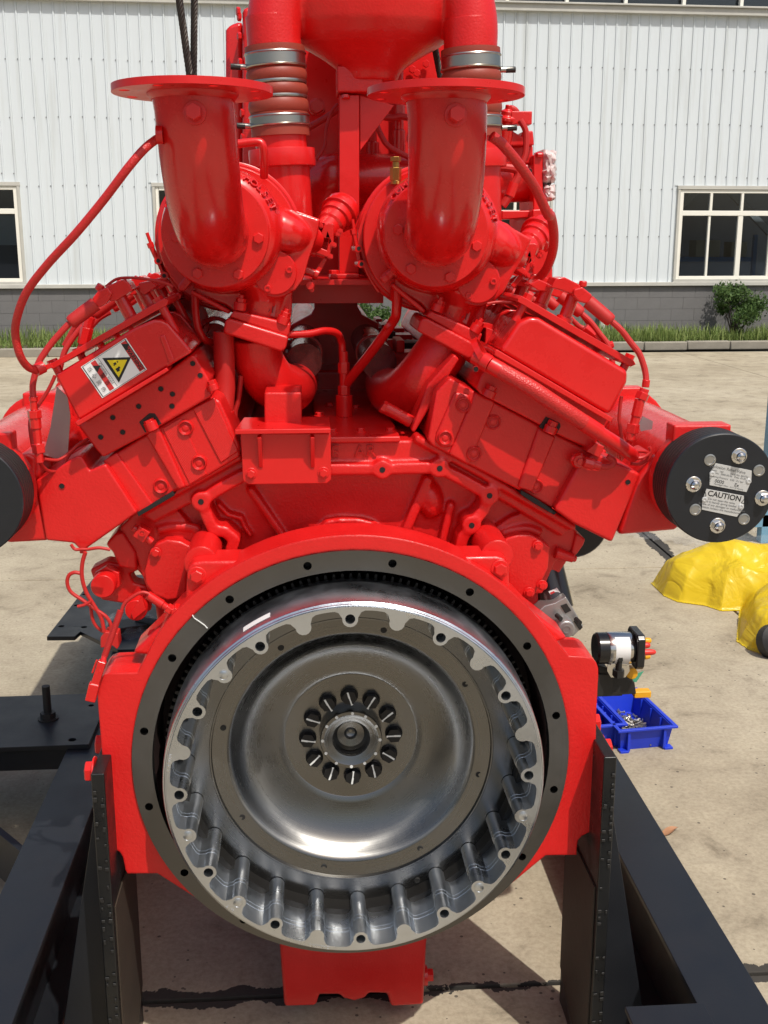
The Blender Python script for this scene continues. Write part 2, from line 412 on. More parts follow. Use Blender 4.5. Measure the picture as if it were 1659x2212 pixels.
# windows along the wall: (s0, s1)
WINS = [(-8.6, -4.62), (-2.40, 4.25), (6.56, 12.2)]
def in_win(a, b): return any(b > w[0] + .02 and a < w[1] - .02 for w in WINS)
pitch = .1905
def panel_mesh(z0, z1):
    m = MB(); w = pitch
    prof = [(0, 0), (w - .040, 0), (w - .030, -.017), (w - .012, -.017), (w - .002, 0), (w - .002, .012), (0, .012)]
    # profile (s, t) extruded upward
    MM = Matrix(((wu.x, -wn_.x, 0, 0), (wu.y, -wn_.y, 0, 0), (0, 0, 1, 0), (0, 0, 0, 1)))
    m.prism(prof, z0, z1 - z0, MM); return mesh_of('cladding_panel', m, clad, 20, origin=False)[0]
pm = {'full': panel_mesh(SILL + .03, EAVE), 'short': panel_mesh(WTOP + .07, EAVE)}
s = SA; scr = MB()
while s < SB:
    k = 'short' if in_win(s, s + pitch) else 'full'
    inst('cladding_panel', pm[k], Matrix.Translation(WV(s, 0)), bld)
    for z in ((4.60, 3.72, 2.66, 1.87) if k == 'full' else (4.60, 3.72, 2.86)):
        scr.hexa(WV(s + pitch - .045, z + .012 * math.sin(s * 3), .0), WV(s + pitch - .045, z + .012 * math.sin(s * 3), .010), .0095)
    s += pitch
for a_, b_ in ((-4.62, -2.40), (4.25, 6.56)):
    t = MB(); t.prism([(a_ - .002, SILL), (b_ + .002, SILL), (b_ + .002, WTOP + .2), (a_ - .002, WTOP + .2)], .0135, .01, WALL); obj('backing_sheet', t, clad, bld)
so = obj('cladding_screws', scr, mat('screw_grey', (.25, .26, .27), .4, .5), bld); tag(so, kind='stuff')
# block plinth
mort = MB(); mort.prism([(SA, -.05), (SB, -.05), (SB, SILL - .03), (SA, SILL - .03)], .025, .2, WALL); obj('plinth_core', mort, mat('mortar', (.15, .147, .145), .9), bld)
bmz = MB(); bmz.prism([(.0015, .0015), (.4185, .0015), (.4185, .1985), (.0015, .1985)], 0, .03, Matrix(((wu.x, 0, -wn_.x, 0), (wu.y, 0, -wn_.y, 0), (0, 1, 0, 0), (0, 0, 0, 1))))
bme, _ = mesh_of('block', bmz, block_mat, origin=False)
for r_ in range(5):
    k = 0; s = SA - (.21 if r_ % 2 else 0)
    while s < SB - .3:
        inst('block', bme, Matrix.Translation(WV(s, .015 + r_ * .2, random.uniform(0, .003))), bld); s += .42
t = MB(); t.prism([(SA, SILL - .03), (SB, SILL - .03), (SB, SILL + .035), (SA, SILL + .035)], -.06, .12, WALL); obj('sill_band', t, trim_mat, bld, bev=.006)
t = MB(); t.prism([(SA, EAVE - .02), (SB, EAVE - .02), (SB, EAVE + .09), (SA, EAVE + .09)], -.10, .14, WALL)
t.prism([(SA, EAVE + .09), (SB, EAVE + .09), (SB, EAVE + .12), (SA, EAVE + .12)], -.14, .18, WALL); obj('eave_ledge', t, trim_mat, bld, bev=.006)
t = MB(); t.prism([(SA, EAVE + 1.05), (SB, EAVE + 1.05), (SB, EAVE + 2.2), (SA, EAVE + 2.2)], .0, .12, WALL); obj('upper_wall', t, clad, bld)
# ribbon window above the ledge
t = MB(); t.prism([(SA, EAVE + .125), (SB, EAVE + .125), (SB, EAVE + 1.045), (SA, EAVE + 1.045)], .10, .01, WALL); obj('ribbon_pane', t, glass, bld)
s = SA
while s < SB:
    t = MB(); t.prism([(s, EAVE + .122), (s + .055, EAVE + .122), (s + .055, EAVE + 1.048), (s, EAVE + 1.048)], .0, .08, WALL); obj('mullion', t, frame_mat, bld); s += 1.0
def window(s0, s1, first):
    f = MB(); z0, z1, zm = WBOT, WTOP, 2.215; fw = .055
    def rect(a, b, c, d, w0=-.012, dp=.07): f.prism([(a, b), (c, b), (c, d), (a, d)], w0, dp, WALL)
    rect(s0, z0, s0 + fw, z1); rect(s1 - fw, z0, s1, z1); rect(s0 + fw, z1 - fw, s1 - fw, z1); rect(s0 + fw, z0, s1 - fw, z0 + fw); rect(s0 + fw, zm, s1 - fw, zm + .085, -.014)
    cells = max(1, round((s1 - s0) / .585)); st = (s1 - s0) / cells
    for i in range(1, cells):
        c = s0 + st * i; rect(c - .024, zm + .086, c + .024, z1 - fw - .001, -.010)
        if i % 2: rect(c - .030, z0 + fw + .001, c + .012, zm - .001, -.004)
        else: rect(c - .055, z0 + fw + .001, c + .035, zm - .001, -.009)
    w = obj('window', f, frame_mat, bld, bev=.006)
    for i in range(cells):
        a, b = s0 + st * i + .02, s0 + st * (i + 1) - .02
        p_ = MB(); p_.prism([(a, zm + .06), (b, zm + .06), (b, z1 - .03), (a, z1 - .03)], .030, .006, WALL); obj('pane', p_, glass, w)
        p_ = MB(); p_.prism([(a, z0 + .03), (b, z0 + .03), (b, zm + .03), (a, zm + .03)], .036, .006, WALL); obj('pane', p_, glass, w)
    t = MB(); t.prism([(s0 - .05, z0 - .05), (s1 + .05, z0 - .05), (s1 + .05, z0 - .002), (s0 - .05, z0 - .002)], -.05, .13, WALL)
    t.prism([(s0 - .06, z1 + .005), (s1 + .06, z1 + .005), (s1 + .06, z1 + .068), (s0 - .06, z1 + .068)], -.035, .10, WALL)
    t.prism([(s0 - .05, z0), (s0 - .004, z0), (s0 - .004, z1 + .004), (s0 - .05, z1 + .004)], -.03, .10, WALL)
    t.prism([(s1 + .004, z0), (s1 + .05, z0), (s1 + .05, z1 + .004), (s1 + .004, z1 + .004)], -.03, .10, WALL)
    obj('flashing', t, trim_mat, w, bev=.004)
    return w
for i, w in enumerate(WINS): wo = window(*w, i)
# a white blind behind the left window, the dark hall and its storage rack
t = MB(); t.prism([(-6.2, 1.72), (-4.66, 1.72), (-4.66, 2.2), (-6.2, 2.2)], .10, .01, WALL); obj('blind', t, mat('white_blind', (.62, .64, .66), .8), bld)
t = MB(); t.prism([(SA, 0), (SB, 0), (SB, 6.6), (SA, 6.6)], 5.5, .1, WALL); t.prism([(SA, 6.62), (SB, 6.62), (SB, 6.7), (SA, 6.7)], .3, 5.3, WALL)
t.prism([(SA, .0), (SB, .0), (SB, .06), (SA, .06)], .3, 5.1, WALL); obj('hall_interior', t, room_mat, bld)
rk = thing('storage_rack', WV(8, .06, -1.2), 'blue steel storage rack standing inside the hall behind the right window', 'rack')
for s in (6.66, 8.36, 10.1):
    t = MB(); t.prism([(s, .06), (s + .07, .06), (s + .07, 1.9), (s, 1.9)], .9, .07, WALL); obj('post', t, rack_blue, rk)
t = MB(); t.prism([(6.75, 1.42), (8.34, 1.42), (8.34, 1.50), (6.75, 1.50)], .89, .8, WALL); obj('shelf', t, rack_blue, rk)
for s, w, h, lab in ((7.30, .46, .30, 'larger brown carton on the blue rack behind the middle pane of the right window'), (7.98, .30, .27, 'smaller brown carton on the blue rack nearest the right edge')):
    t = MB(); t.prism([(s, 1.502), (s + w, 1.502), (s + w, 1.502 + h), (s, 1.502 + h)], 1.0, .35, WALL)
    t.prism([(s + w * .42, 1.5025), (s + w * .58, 1.5025), (s + w * .58, 1.501 + h), (s + w * .42, 1.501 + h)], .998, .002, WALL)
    tag(obj('carton', t, carton, bev=.004), lab, 'box', 'cartons on the rack')
br = thing('roof_brace', WV(7.3, .5, -2), 'grey diagonal steel brace seen inside the hall behind the right window', 'brace')
for a, b in (((6.3, 1.5), (8.1, 3.2)), ((9.6, 1.5), (7.7, 3.2))):
    t = MB(); t.bar(WV(a[0], a[1], -1.9), WV(b[0], b[1], -1.9), .1, .12); obj('member', t, mat('grey_steel', (.45, .47, .48), .6), br)
# ================================================================== kerb, verge, plants, stub pipes
kerb_mat = mat('kerb_concrete', (.27, .245, .20), .9, vary=.3, vscale=5, bump=(30, .5, .006))
soil = mat('verge_soil', (.075, .06, .04), .95, vary=.3, vscale=5)
t = MB(); t.prism([(SA, -.02), (SB, -.02), (SB, .12), (SA, .12)], -1.05, 1.07, WALL); tag(obj('verge', t, soil), kind='structure')
kb = thing('kerb', WV(0, 0, 1.2), 'low weathered concrete kerb between the yard and the grass verge', 'kerb')
km = MB(); km.prism([(.004, 0), (.746, 0), (.746, .145), (.004, .145)], 0, .13, Matrix(((wu.x, 0, -wn_.x, 0), (wu.y, 0, -wn_.y, 0), (0, 1, 0, 0), (0, 0, 0, 1))))
kme, _ = mesh_of('kerb_stone', km, kerb_mat, origin=False)
s = SA
while s < SB:
    o = inst('kerb_stone', kme, Matrix.Translation(WV(s, random.uniform(-.012, .004), 1.18 + random.uniform(-.008, .008))), kb)
    b = o.modifiers.new('bevel', 'BEVEL'); b.width = .018; b.segments = 2; s += .75
def leafy(name, rough=.6, c=(.07, .13, .025), c2=(.12, .19, .05)):
    m = bpy.data.materials.new(name); m.use_nodes = True; N = m.node_tree.nodes; L = m.node_tree.links; b = N['Principled BSDF']
    g = N.new('ShaderNodeObjectInfo'); geo = N.new('ShaderNodeNewGeometry')
    mx = N.new('ShaderNodeMix'); mx.data_type = 'RGBA'; mx.inputs['A'].default_value = (*c, 1); mx.inputs['B'].default_value = (*c2, 1)
    L.new(geo.outputs['Random Per Island'], mx.inputs['Factor']); L.new(mx.outputs['Result'], b.inputs['Base Color']); b.inputs['Roughness'].default_value = rough
    b.inputs['Specular IOR Level'].default_value = .25
    tr = N.new('ShaderNodeBsdfTranslucent'); L.new(mx.outputs['Result'], tr.inputs['Color']); ms = N.new('ShaderNodeMixShader'); ms.inputs['Fac'].default_value = .3
    L.new(b.outputs[0], ms.inputs[1]); L.new(tr.outputs[0], ms.inputs[2]); L.new(ms.outputs[0], N['Material Output'].inputs['Surface']); return m
grass_mat = leafy('grass_blades', c=(.14, .22, .05), c2=(.32, .38, .13)); bush_leaf = leafy('bush_leaves', c=(.045, .09, .027), c2=(.11, .18, .05))
bark = mat('bark', (.07, .055, .04), .9)
gv = []; gf = []; rg = random.Random(3)
for i in range(26000):
    s = rg.uniform(SA, SB); t_ = 1.03 * (1 - rg.random() ** 1.5); cl = noise.noise(Vector((s * 1.3, t_ * 2, 0)))
    cl += .6 * noise.noise(Vector((s * .45, 3.3, t_))) - .1
    if rg.random() > .70 + .9 * cl: continue
    h = rg.uniform(.05, .25) * max(.35, 1 + 1.1 * cl) + .04; b = WV(s, .11, t_); a = rg.uniform(0, 2 * PI); lean = rg.uniform(.02, .16)
    wv = Vector((math.cos(a), math.sin(a), 0)) * rg.uniform(.004, .010); lv = Vector((math.cos(a + 1.3), math.sin(a + 1.3), 0)) * lean
    n = len(gv); gv += [b - wv, b + wv, b + lv * .4 + Vector((0, 0, h * .6)) + wv * .8, b + lv * .4 + Vector((0, 0, h * .6)) - wv * .8, b + lv + Vector((0, 0, h))]
    gf += [(n, n + 1, n + 2, n + 3), (n + 3, n + 2, n + 4)]
me = bpy.data.meshes.new('grass'); me.from_pydata(gv, [], gf); me.materials.append(grass_mat)
g_ = bpy.data.objects.new('grass', me); link(g_); tag(g_, 'rough green grass growing along the foot of the factory wall', 'grass', kind='stuff')
def bush(base, h, w, n, seed, label):
    rg = random.Random(seed); th = thing('bush', base, label, 'bush', 'bushes on the verge'); tr = MB(); tips = []
    for i in range(11):
        a = rg.uniform(0, 2 * PI); q = rg.uniform(.15, .5) * w
        tip = base + Vector((math.cos(a) * q, math.sin(a) * q, h * rg.uniform(.45, .9)))
        mid = base.lerp(tip, .45) + Vector((rg.uniform(-.04, .04), rg.uniform(-.04, .04), h * .08)); tr.tube([base + Vector((0, 0, -.02)), mid, tip], [.018, .011, .004], 6, 3)
        tips += [(tip, rg.uniform(.10, .19) * w / .8)] + [(mid.lerp(tip, .7) + Vector((rg.uniform(-.1, .1), rg.uniform(-.1, .1), rg.uniform(-.02, .06))), rg.uniform(.07, .13) * w / .8)]
    obj('trunk', tr, bark, th); vs = []; fs = []
    for i in range(n):
        c, r_ = rg.choice(tips); d = Vector((rg.gauss(0, 1), rg.gauss(0, 1), rg.gauss(0, .8))).normalized() * r_ * rg.random() ** .5; p_ = c + d
        ax = Vector((rg.gauss(0, 1), rg.gauss(0, 1), rg.gauss(0, 1))).normalized(); bx = ax.cross(Vector((rg.gauss(0, 1), rg.gauss(0, 1), 1))).normalized()
        L_ = rg.uniform(.022, .042); k = len(vs); vs += [p_ - ax * L_, p_ + bx * L_ * .42, p_ + ax * L_, p_ - bx * L_ * .42]; fs += [(k, k + 1, k + 2, k + 3)]
    me = bpy.data.meshes.new('crown'); me.from_pydata([v - base for v in vs], [], fs); me.materials.append(bush_leaf)
    link(bpy.data.objects.new('crown', me), th, Matrix.Translation(base))
def wall_s(px, t=0, py=640):
    r = ray(px, py); a = (W0 + wn_ * t); k = (a.y - WK * a.x) / (r.y - WK * r.x); return (r.x * k - a.x) / wu.x
bush(WV(wall_s(1590, .45), .11, .45), 1.0, 1.05, 4600, 5, 'rounded dark green bush on the verge below the right factory window')
bush(WV(wall_s(800, .4), .11, .4), .78, .9, 3000, 8, 'green bush on the verge glimpsed through the gap under the turbochargers')
pipe_w = mat('white_pvc', (.70, .69, .64), .5, vary=.1)
for px, lab in ((1303, 'short white drain pipe against the grey wall to the right of the engine'), (171, 'short white drain pipe against the grey wall to the left of the engine')):
    c = WV(wall_s(px, .12), .10, .12); d = MB(); d.tube([c, c + Vector((0, 0, .42)), c + Vector((0, 0, .50)) - wn_ * .05, c + Vector((0, 0, .52)) - wn_ * .115], .045, 14, 4)
    d.lathe(frame(c + Vector((0, 0, .2)), (0, 0, 1)), [(.052, 0), (.052, .06)], 14); tag(obj('drain_pipe', d, pipe_w), lab, 'pipe', 'drain pipes on the wall')
# ================================================================== the engine
YF = 2.090; CX = 0.0865; CZ = EYE - 1.030
AX = Matrix(((1, 0, 0, CX), (0, 0, 1, YF), (0, 1, 0, CZ), (0, 0, 0, 1)))    # crank axis: local z = away from the camera
eng = thing('engine', (CX, 2.6, .06), 'bright red V engine on a black stand with its open steel flywheel at the front', 'engine')
def wd(r, p, n=32): return circ(CX, CZ, r, n)
# shared bolts -------------------------------------------------------
def bolt_mesh(name, m, washer=1.4, head=.75, dome=False):
    b = MB()
    if washer: b.lathe(Matrix.Identity(4), [(washer, 0), (washer, .14), (washer * .93, .2)], 18)
    z = .18 if washer else 0
    b.lathe(Matrix.Identity(4), [(1, z), (1, z + head * .85), (.86, z + head)], 6)
    if dome: b.lathe(Matrix.Identity(4), [(.80, z + head), (.74, z + head + .35), (.45, z + head + .68), (0, z + head + .78)], 16)
    return mesh_of(name, b, m, 30, origin=False)[0]
bolt_red = bolt_mesh('bolt_red', red); bolt_red_nw = bolt_mesh('bolt_red_plain', red, 0, .8); bolt_black = bolt_mesh('bolt_black', mat('black_oxide', (.02, .02, .022), .35, .6), 1.25, 1.0)
b_ = MB(); b_.lathe(Matrix.Identity(4), [(1.0, 0), (1.0, .7), (.9, .8), (.55, .8), (.55, .45), (0, .45)], 18); sock_red = mesh_of('cap_screw_red', b_, red, origin=False)[0]
def bolt(me, p, d, r, parent, name='bolt', spin=0):
    M = frame(p, d) @ Matrix.Rotation(spin, 4, 'Z') @ Matrix.Scale(r, 4); return inst(name, me, M, parent)
FRONT = Vector((0, -1, 0))
# flywheel housing ---------------------------------------------------
out = []
out += PL('D6', [(640, 92)], YF) + PL('D6', [(690, 700), (718, 1050), (745, 1062), (785, 1085), (803, 1115), (815, 1165), (822, 1205), (835, 1226), (1030, 1225)], YF)
low = arc(CX, CZ, .4485, 222, 318, 28)
rt = PL('D7', [(240, 918), (437, 915), (440, 850), (446, 822), (470, 795), (530, 765), (545, 600), (560, 180), (563, 0)], YF)
sh_r = PL('D1', [(491, 1605), (490, 1562), (480, 1532), (458, 1512), (425, 1502), (330, 1497)], YF)
top = arc(CX, CZ, .476, 38, 142, 44)
sh_l = PL('D2', [(1000, 1195), (900, 1196), (800, 1200), (752, 1214), (725, 1244), (713, 1290)], YF)
lowpts = [p for p in low]
poly = sh_l[::1] + out + lowpts + rt + sh_r + top
mb = MB(); mb.prism(poly, YF - .001, .10, VERT, [circ(CX, CZ, .4464, 72)])
hous = obj('flywheel_housing', mb, red_cast, eng)
mb = MB()                                                  # wide shoulders the stand is bolted to
for side in (-1, 1):
    pts = (sh_l + PL('D6', [(640, 92), (690, 700), (718, 1040)], YF)) if side < 0 else (rt[5:] + sh_r)
    xs_ = [p[0] for p in pts]; x_in = -.338 if side < 0 else .511; pts = [p for p in pts if (p[0] < x_in if side < 0 else p[0] > x_in)]
    zt = max(p[1] for p in pts); zb = min(p[1] for p in pts)
    body = [p for p in pts] + ([(x_in, zb), (x_in, zt)] if side < 0 else [(x_in, zt), (x_in, zb)])
    mb.prism(body, YF + .05, .065)
obj('mounting_shoulder', mb, red_cast, hous, bev=.012, seg=3, ang=50)
mb = MB(); mb.ring(AX, [(.415, .05), (.4475, .05), (.440, .20), (.415, .20)], 72); obj('bell', mb, red_cast, hous)
# cavity behind the ring
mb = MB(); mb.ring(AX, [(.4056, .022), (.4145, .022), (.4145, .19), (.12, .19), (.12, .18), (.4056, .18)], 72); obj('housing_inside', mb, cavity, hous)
# big bolted ears above the shoulders
for c, pts, b in (('M', [(524, 1211), (440, 1212), (416, 1215), (404, 1228), (400, 1302), (384, 1322), (470, 1300), (560, 1245)], (425.5, 1243)),
                  ('M', [(976, 1203), (1073, 1202), (1092, 1206), (1099, 1218), (1102, 1285), (1122, 1306), (1030, 1284), (950, 1240)], (1080, 1228))):
    mb = MB(); mb.prism(PL(c, pts, YF + .03), YF + .03, .09); e = obj('bolt_ear', mb, red_cast, hous, bev=.007, seg=2)
    bolt(bolt_red, P('M', *b, YF + .03), FRONT, .0132, e)
    q = P('M', *b, YF + .1); mb = MB(); mb.cyl(q + Vector((.012 if b[0] < 700 else -.012, -.03, .035)), q + Vector((.012 if b[0] < 700 else -.012, .16, .035)), .034, n=24); obj('dowel_boss', mb, red_cast, hous)
# sloping gussets from the band to the shoulders
for pts in ([(400, 1300), (403, 1345), (345, 1420), (285, 1412)], [(1102, 1283), (1105, 1330), (1165, 1400), (1228, 1380)]):
    mb = MB(); mb.prism(PL('M', pts, YF + .035), YF + .035, .10); obj('shoulder_gusset', mb, red_cast, hous, bev=.008)
for p, d in ((('D2', 1115, 920), (-.5, -.5, .6)), (('D2', 1300, 735), (-.5, -.45, .7))):
    bolt(bolt_red_nw, P(*p, YF + .06), d, .0105, hous)
# machined face ring --------------------------------------------------
PH = .0086
mb = MB(); mb.prism(circ(CX, CZ, .4460, 110), YF - .006, .030, VERT, [circ(CX, CZ, .4055, 110)] + [circ(CX + .42545 * math.cos(R(11.25 + 22.5 * i) + PH), CZ + .42545 * math.sin(R(11.25 + 22.5 * i) + PH), .0084, 14) for i in range(16)])
fr = obj('machined_ring', mb, steel_dark, eng)
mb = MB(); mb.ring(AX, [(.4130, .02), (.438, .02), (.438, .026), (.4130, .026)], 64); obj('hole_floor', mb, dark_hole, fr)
mb = MB()
pp = [P('D2', *q, YF - .0068) for q in ((1397, 778), (1412, 800), (1450, 825), (1485, 850), (1506, 872))]
for a, b in zip(pp, pp[1:]): mb.bar(a, b, .0012, .0045, (0, 1, 0))
obj('paint_tick', mb, white_mark, fr)
# ring gear ------------------------------------------------------------
NT = 142; g = []
for i in range(NT):
    for f_, r_ in ((0, .372), (.30, .373), (.42, .386), (.66, .386), (.78, .373)):
        a = 2 * PI * (i + f_) / NT; g.append((CX + r_ * math.cos(a), CZ + r_ * math.sin(a)))
mb = MB(); mb.prism(g, YF + .040, .030, VERT, [circ(CX, CZ, .345, 72)]); obj('ring_gear', mb, gear_steel, eng)
mb = MB(); mb.ring(AX, [(.345, .0), (.3725, .0), (.3725, .039), (.345, .039)], 72); mb.ring(AX, [(.30, .071), (.372, .071), (.372, .12), (.30, .12)], 64); obj('flywheel_rim', mb, gear_steel, eng)
# flywheel dish --------------------------------------------------------
prof = [(.3715, .036), (.344, .036), (.2955, .034), (.2945, .033), (.2915, .033), (.290, .041), (.2625, .0455), (.2600, .0460), (.2575, .0470), (.2545, .0492), (.250, .0538), (.245, .0596), (.239, .0664), (.232, .0735), (.224, .0805), (.215, .0868), (.205, .0923), (.194, .0970), (.182, .1013), (.170, .1050), (.157, .1086), (.1435, .1118),
        (.1418, .1130), (.10, .1168), (.066, .1180), (.066, .0945), (.0645, .0918), (.058, .0918), (.0555, .0932), (.048, .0955), (.0405, .0985), (.0380, .1015), (.0365, .105), (.0345, .116), (.0290, .1225), (.014, .1265), (.0105, .133), (.0, .140)]
mb = MB(); mb.lathe(AX, prof, 120, None, False); fw = obj('flywheel', mb, flywheel_steel, eng, smooth=24)
me_b = MB(); me_b.lathe(Matrix.Identity(4), [(1.0, 0), (1.0, .9), (.95, 1.0)], 6); me_b.lathe(Matrix.Identity(4), [(1.10, 0), (1.10, .18), (1.02, .25)], 20)
me_b.mat = 1; me_b.bar(Vector((-.95, .05, 1.02)), Vector((.15, 0, 1.02)), .16, .06, (0, 0, 1)); me_b.bar(Vector((.0, .02, 1.03)), Vector((.8, -.05, 1.03)), .22, .05, (0, 0, 1))
me_b.bar(Vector((-.9, .15, 1.03)), Vector((-.9, -.1, 1.03)), .14, .05, (0, 0, 1))
fb, _ = mesh_of('flywheel_bolt', me_b, [bpy.data.materials['black_oxide'], white_mark], origin=False)
for i in range(12):
    a = R(90 + 30 * i) + .03; c = Vector((CX + .0925 * math.cos(a), YF + .1165, CZ + .0925 * math.sin(a)))
    rad = Vector((math.cos(a), 0, math.sin(a)))
    inst('bolt', fb, frame(c, FRONT, rad) @ Matrix.Rotation(random.uniform(-.35, .35), 4, 'Z') @ Matrix.Scale(.0172, 4), fw)
for i in range(12):
    mb = MB(); a = R(90 + 30 * i) - .02 + random.uniform(-.03, .03); mb.cyl(Vector((CX + .0612 * math.cos(a), YF + .0922, CZ + .0612 * math.sin(a))), Vector((CX + .0612 * math.cos(a), YF + .0908, CZ + .0612 * math.sin(a))), .0034, n=10); obj('paint_dot', mb, white_mark, fw)
for (c, x, y) in (('D3', 1005, 912), ('D3', 628, 1435), ('D4', 350, 797), ('D4', 882, 1150), ('D4', 970, 1740), ('D5', 345, 212), ('D5', 659, 402), ('D5', 1029, 332), ('D5', 1018, 455)):
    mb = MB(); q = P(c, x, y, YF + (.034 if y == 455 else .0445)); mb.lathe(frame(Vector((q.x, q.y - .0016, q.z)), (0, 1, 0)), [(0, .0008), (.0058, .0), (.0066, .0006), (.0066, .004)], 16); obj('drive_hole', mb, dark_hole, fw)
# coupling ring with 24 bosses ------------------------------------------
YA = YF - .110; PHA = .0244; inner = []; holes = []
for i in range(24):
    a0 = R(90 + 15 * i) + PHA; tap = i % 2 == 0; rb = .3406; lr = .0175
    half = .0222 / .357
    cx_, cz_ = CX + rb * math.cos(a0), CZ + rb * math.sin(a0)
    # fillet shoulders then the boss nose
    inner.append((CX + .358 * math.cos(a0 - half * 1.55), CZ + .358 * math.sin(a0 - half * 1.55)))
    inner.append((CX + .3545 * math.cos(a0 - half * 1.12), CZ + .3545 * math.sin(a0 - half * 1.12)))
    for k in range(9):
        t = a0 + PI + R(-100 + 200 * k / 8) * -1
        inner.append((cx_ + lr * math.cos(a0 + PI + R(100 - 25 * k)), cz_ + lr * math.sin(a0 + PI + R(100 - 25 * k))))
    inner.append((CX + .3545 * math.cos(a0 + half * 1.12), CZ + .3545 * math.sin(a0 + half * 1.12)))
    inner.append((CX + .358 * math.cos(a0 + half * 1.55), CZ + .358 * math.sin(a0 + half * 1.55)))
    for k in (.36, .68):
        a1 = a0 + half * 1.55 + (R(15) - 3.1 * half) * k; inner.append((CX + .3585 * math.cos(a1), CZ + .3585 * math.sin(a1)))
    if tap: holes.append(circ(cx_ + .001 * math.cos(a0), cz_ + .001 * math.sin(a0), .0096, 16))
# boss nose points run the wrong way round on some polygons: sort the loop by angle about the crank axis
def boss_loop(lr, base):
    L0 = []
    for i in range(24):
        a0 = R(90 + 15 * i) + PHA; half = .0192 / .357; cx_, cz_ = CX + .3406 * math.cos(a0), CZ + .3406 * math.sin(a0)
        for k_, r_ in ((-1.50, base), (-1.12, base - .0035)): L0.append((CX + r_ * math.cos(a0 + half * k_), CZ + r_ * math.sin(a0 + half * k_)))
        for k in range(9): L0.append((cx_ + lr * math.cos(a0 + PI + R(100 - 25 * k)), cz_ + lr * math.sin(a0 + PI + R(100 - 25 * k))))
        for k_, r_ in ((1.12, base - .0035), (1.50, base)): L0.append((CX + r_ * math.cos(a0 + half * k_), CZ + r_ * math.sin(a0 + half * k_)))
        for k in (.36, .68):
            a1 = a0 + half * 1.55 + (R(15) - 3.1 * half) * k; L0.append((CX + (base + .0005) * math.cos(a1), CZ + (base + .0005) * math.sin(a1)))
    return L0
mb = MB(); mb.prism(circ(CX, CZ, .3660, 120), YA, .050, VERT, [boss_loop(.0150, .3585)] + holes)
mb.prism(circ(CX, CZ, .3712, 120), YA + .0502, .011, VERT, [boss_loop(.0156, .3578)] + holes)
mb.prism(circ(CX, CZ, .3715, 120), YA + .0614, .082, VERT, [boss_loop(.0161, .3573)] + holes)
cr = obj('coupling_ring', mb, alu_cast, eng, bev=.0016, seg=2, ang=28)
mb = MB(); mb.ring(AX, [(.3662, -.1075), (.3690, -.1065), (.3700, -.1030), (.3730, -.1020), (.3745, -.0985), (.3785, -.035), (.3785, .034), (.3725, .034), (.3725, -.058), (.3662, -.060)], 120); obj('outer_shell', mb, alu_cast, cr, bev=.002)
mb = MB(); mb.ring(AX, [(.3425, -.108 + .045), (.352, -.108 + .045), (.352, -.06), (.3425, -.06)], 96)
for i in range(0, 24, 2):
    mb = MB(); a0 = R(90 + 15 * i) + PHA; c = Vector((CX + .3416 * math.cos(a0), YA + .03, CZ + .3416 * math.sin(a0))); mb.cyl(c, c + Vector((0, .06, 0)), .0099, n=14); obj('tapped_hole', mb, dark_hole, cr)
for i in (3, 7, 9, 15, 17):
    mb = MB()   # centre-drilled dimples on a few of the blank bosses
    a0 = R(90 + 15 * i) + PHA; c = Vector((CX + .3425 * math.cos(a0), YA - .0008, CZ + .3425 * math.sin(a0)))
    mb.ring(frame(c, (0, 1, 0)), [(.0092, 0), (.0104, 0), (.0104, .002), (.0092, .002)], 20)
    mb.lathe(frame(c + Vector((0, .0004, 0)), (0, 1, 0)), [(.0092, 0), (.0092, .0001), (.0, -.0035)][::-1], 20); obj('centre_dimple', mb, alu_cast, cr)
# cast lettering and the paper sticker on the ring
def on_ring(txt, rad, a_deg, size, w, parent, m=alu_cast, depth=.0006, bold=False, outward=True):
    me = text_mesh(txt, size, m, depth, bold); a = R(a_deg)
    c = Vector((CX + rad * math.cos(a), w, CZ + rad * math.sin(a)))
    rv = Vector((math.cos(a), 0, math.sin(a))) * (1 if outward else -1)
    xv = rv.cross(Vector((0, -1, 0))) * -1; xv = Vector((0, -1, 0)).cross(rv) * -1
    M = Matrix((xv, rv, xv.cross(rv))).transposed().to_4x4(); M.translation = c
    return inst('lettering', me, M, parent)
on_ring('FM-8000', .3620, 170.5, .0100, YA - .0004, cr, chrome, .0006)
on_ring('FM-18000', .3622, 71.5, .0088, YA - .0004, cr, chrome, .0006)
on_ring('GL-73000-70', .3622, 258, .0078, YA - .0004, cr, chrome, .0006)
on_ring('03   E', .3622, 226, .0078, YA - .0004, cr, chrome, .0006)
mb = MB(); n_ = 10
for i in range(n_):
    a0, a1 = R(115 + 9 * i / n_), R(115 + 9 * (i + 1) / n_)
    def sp(a, w): rr = .3758 + (w + .084) * .063 + .0004; return Vector((CX + rr * math.cos(a), YF + w, CZ + rr * math.sin(a)))
    mb.add([sp(a0, -.084), sp(a1, -.084), sp(a1, -.062), sp(a0, -.062)], [(0, 1, 2, 3)])
st = obj('paper_sticker', mb, label_white, cr)
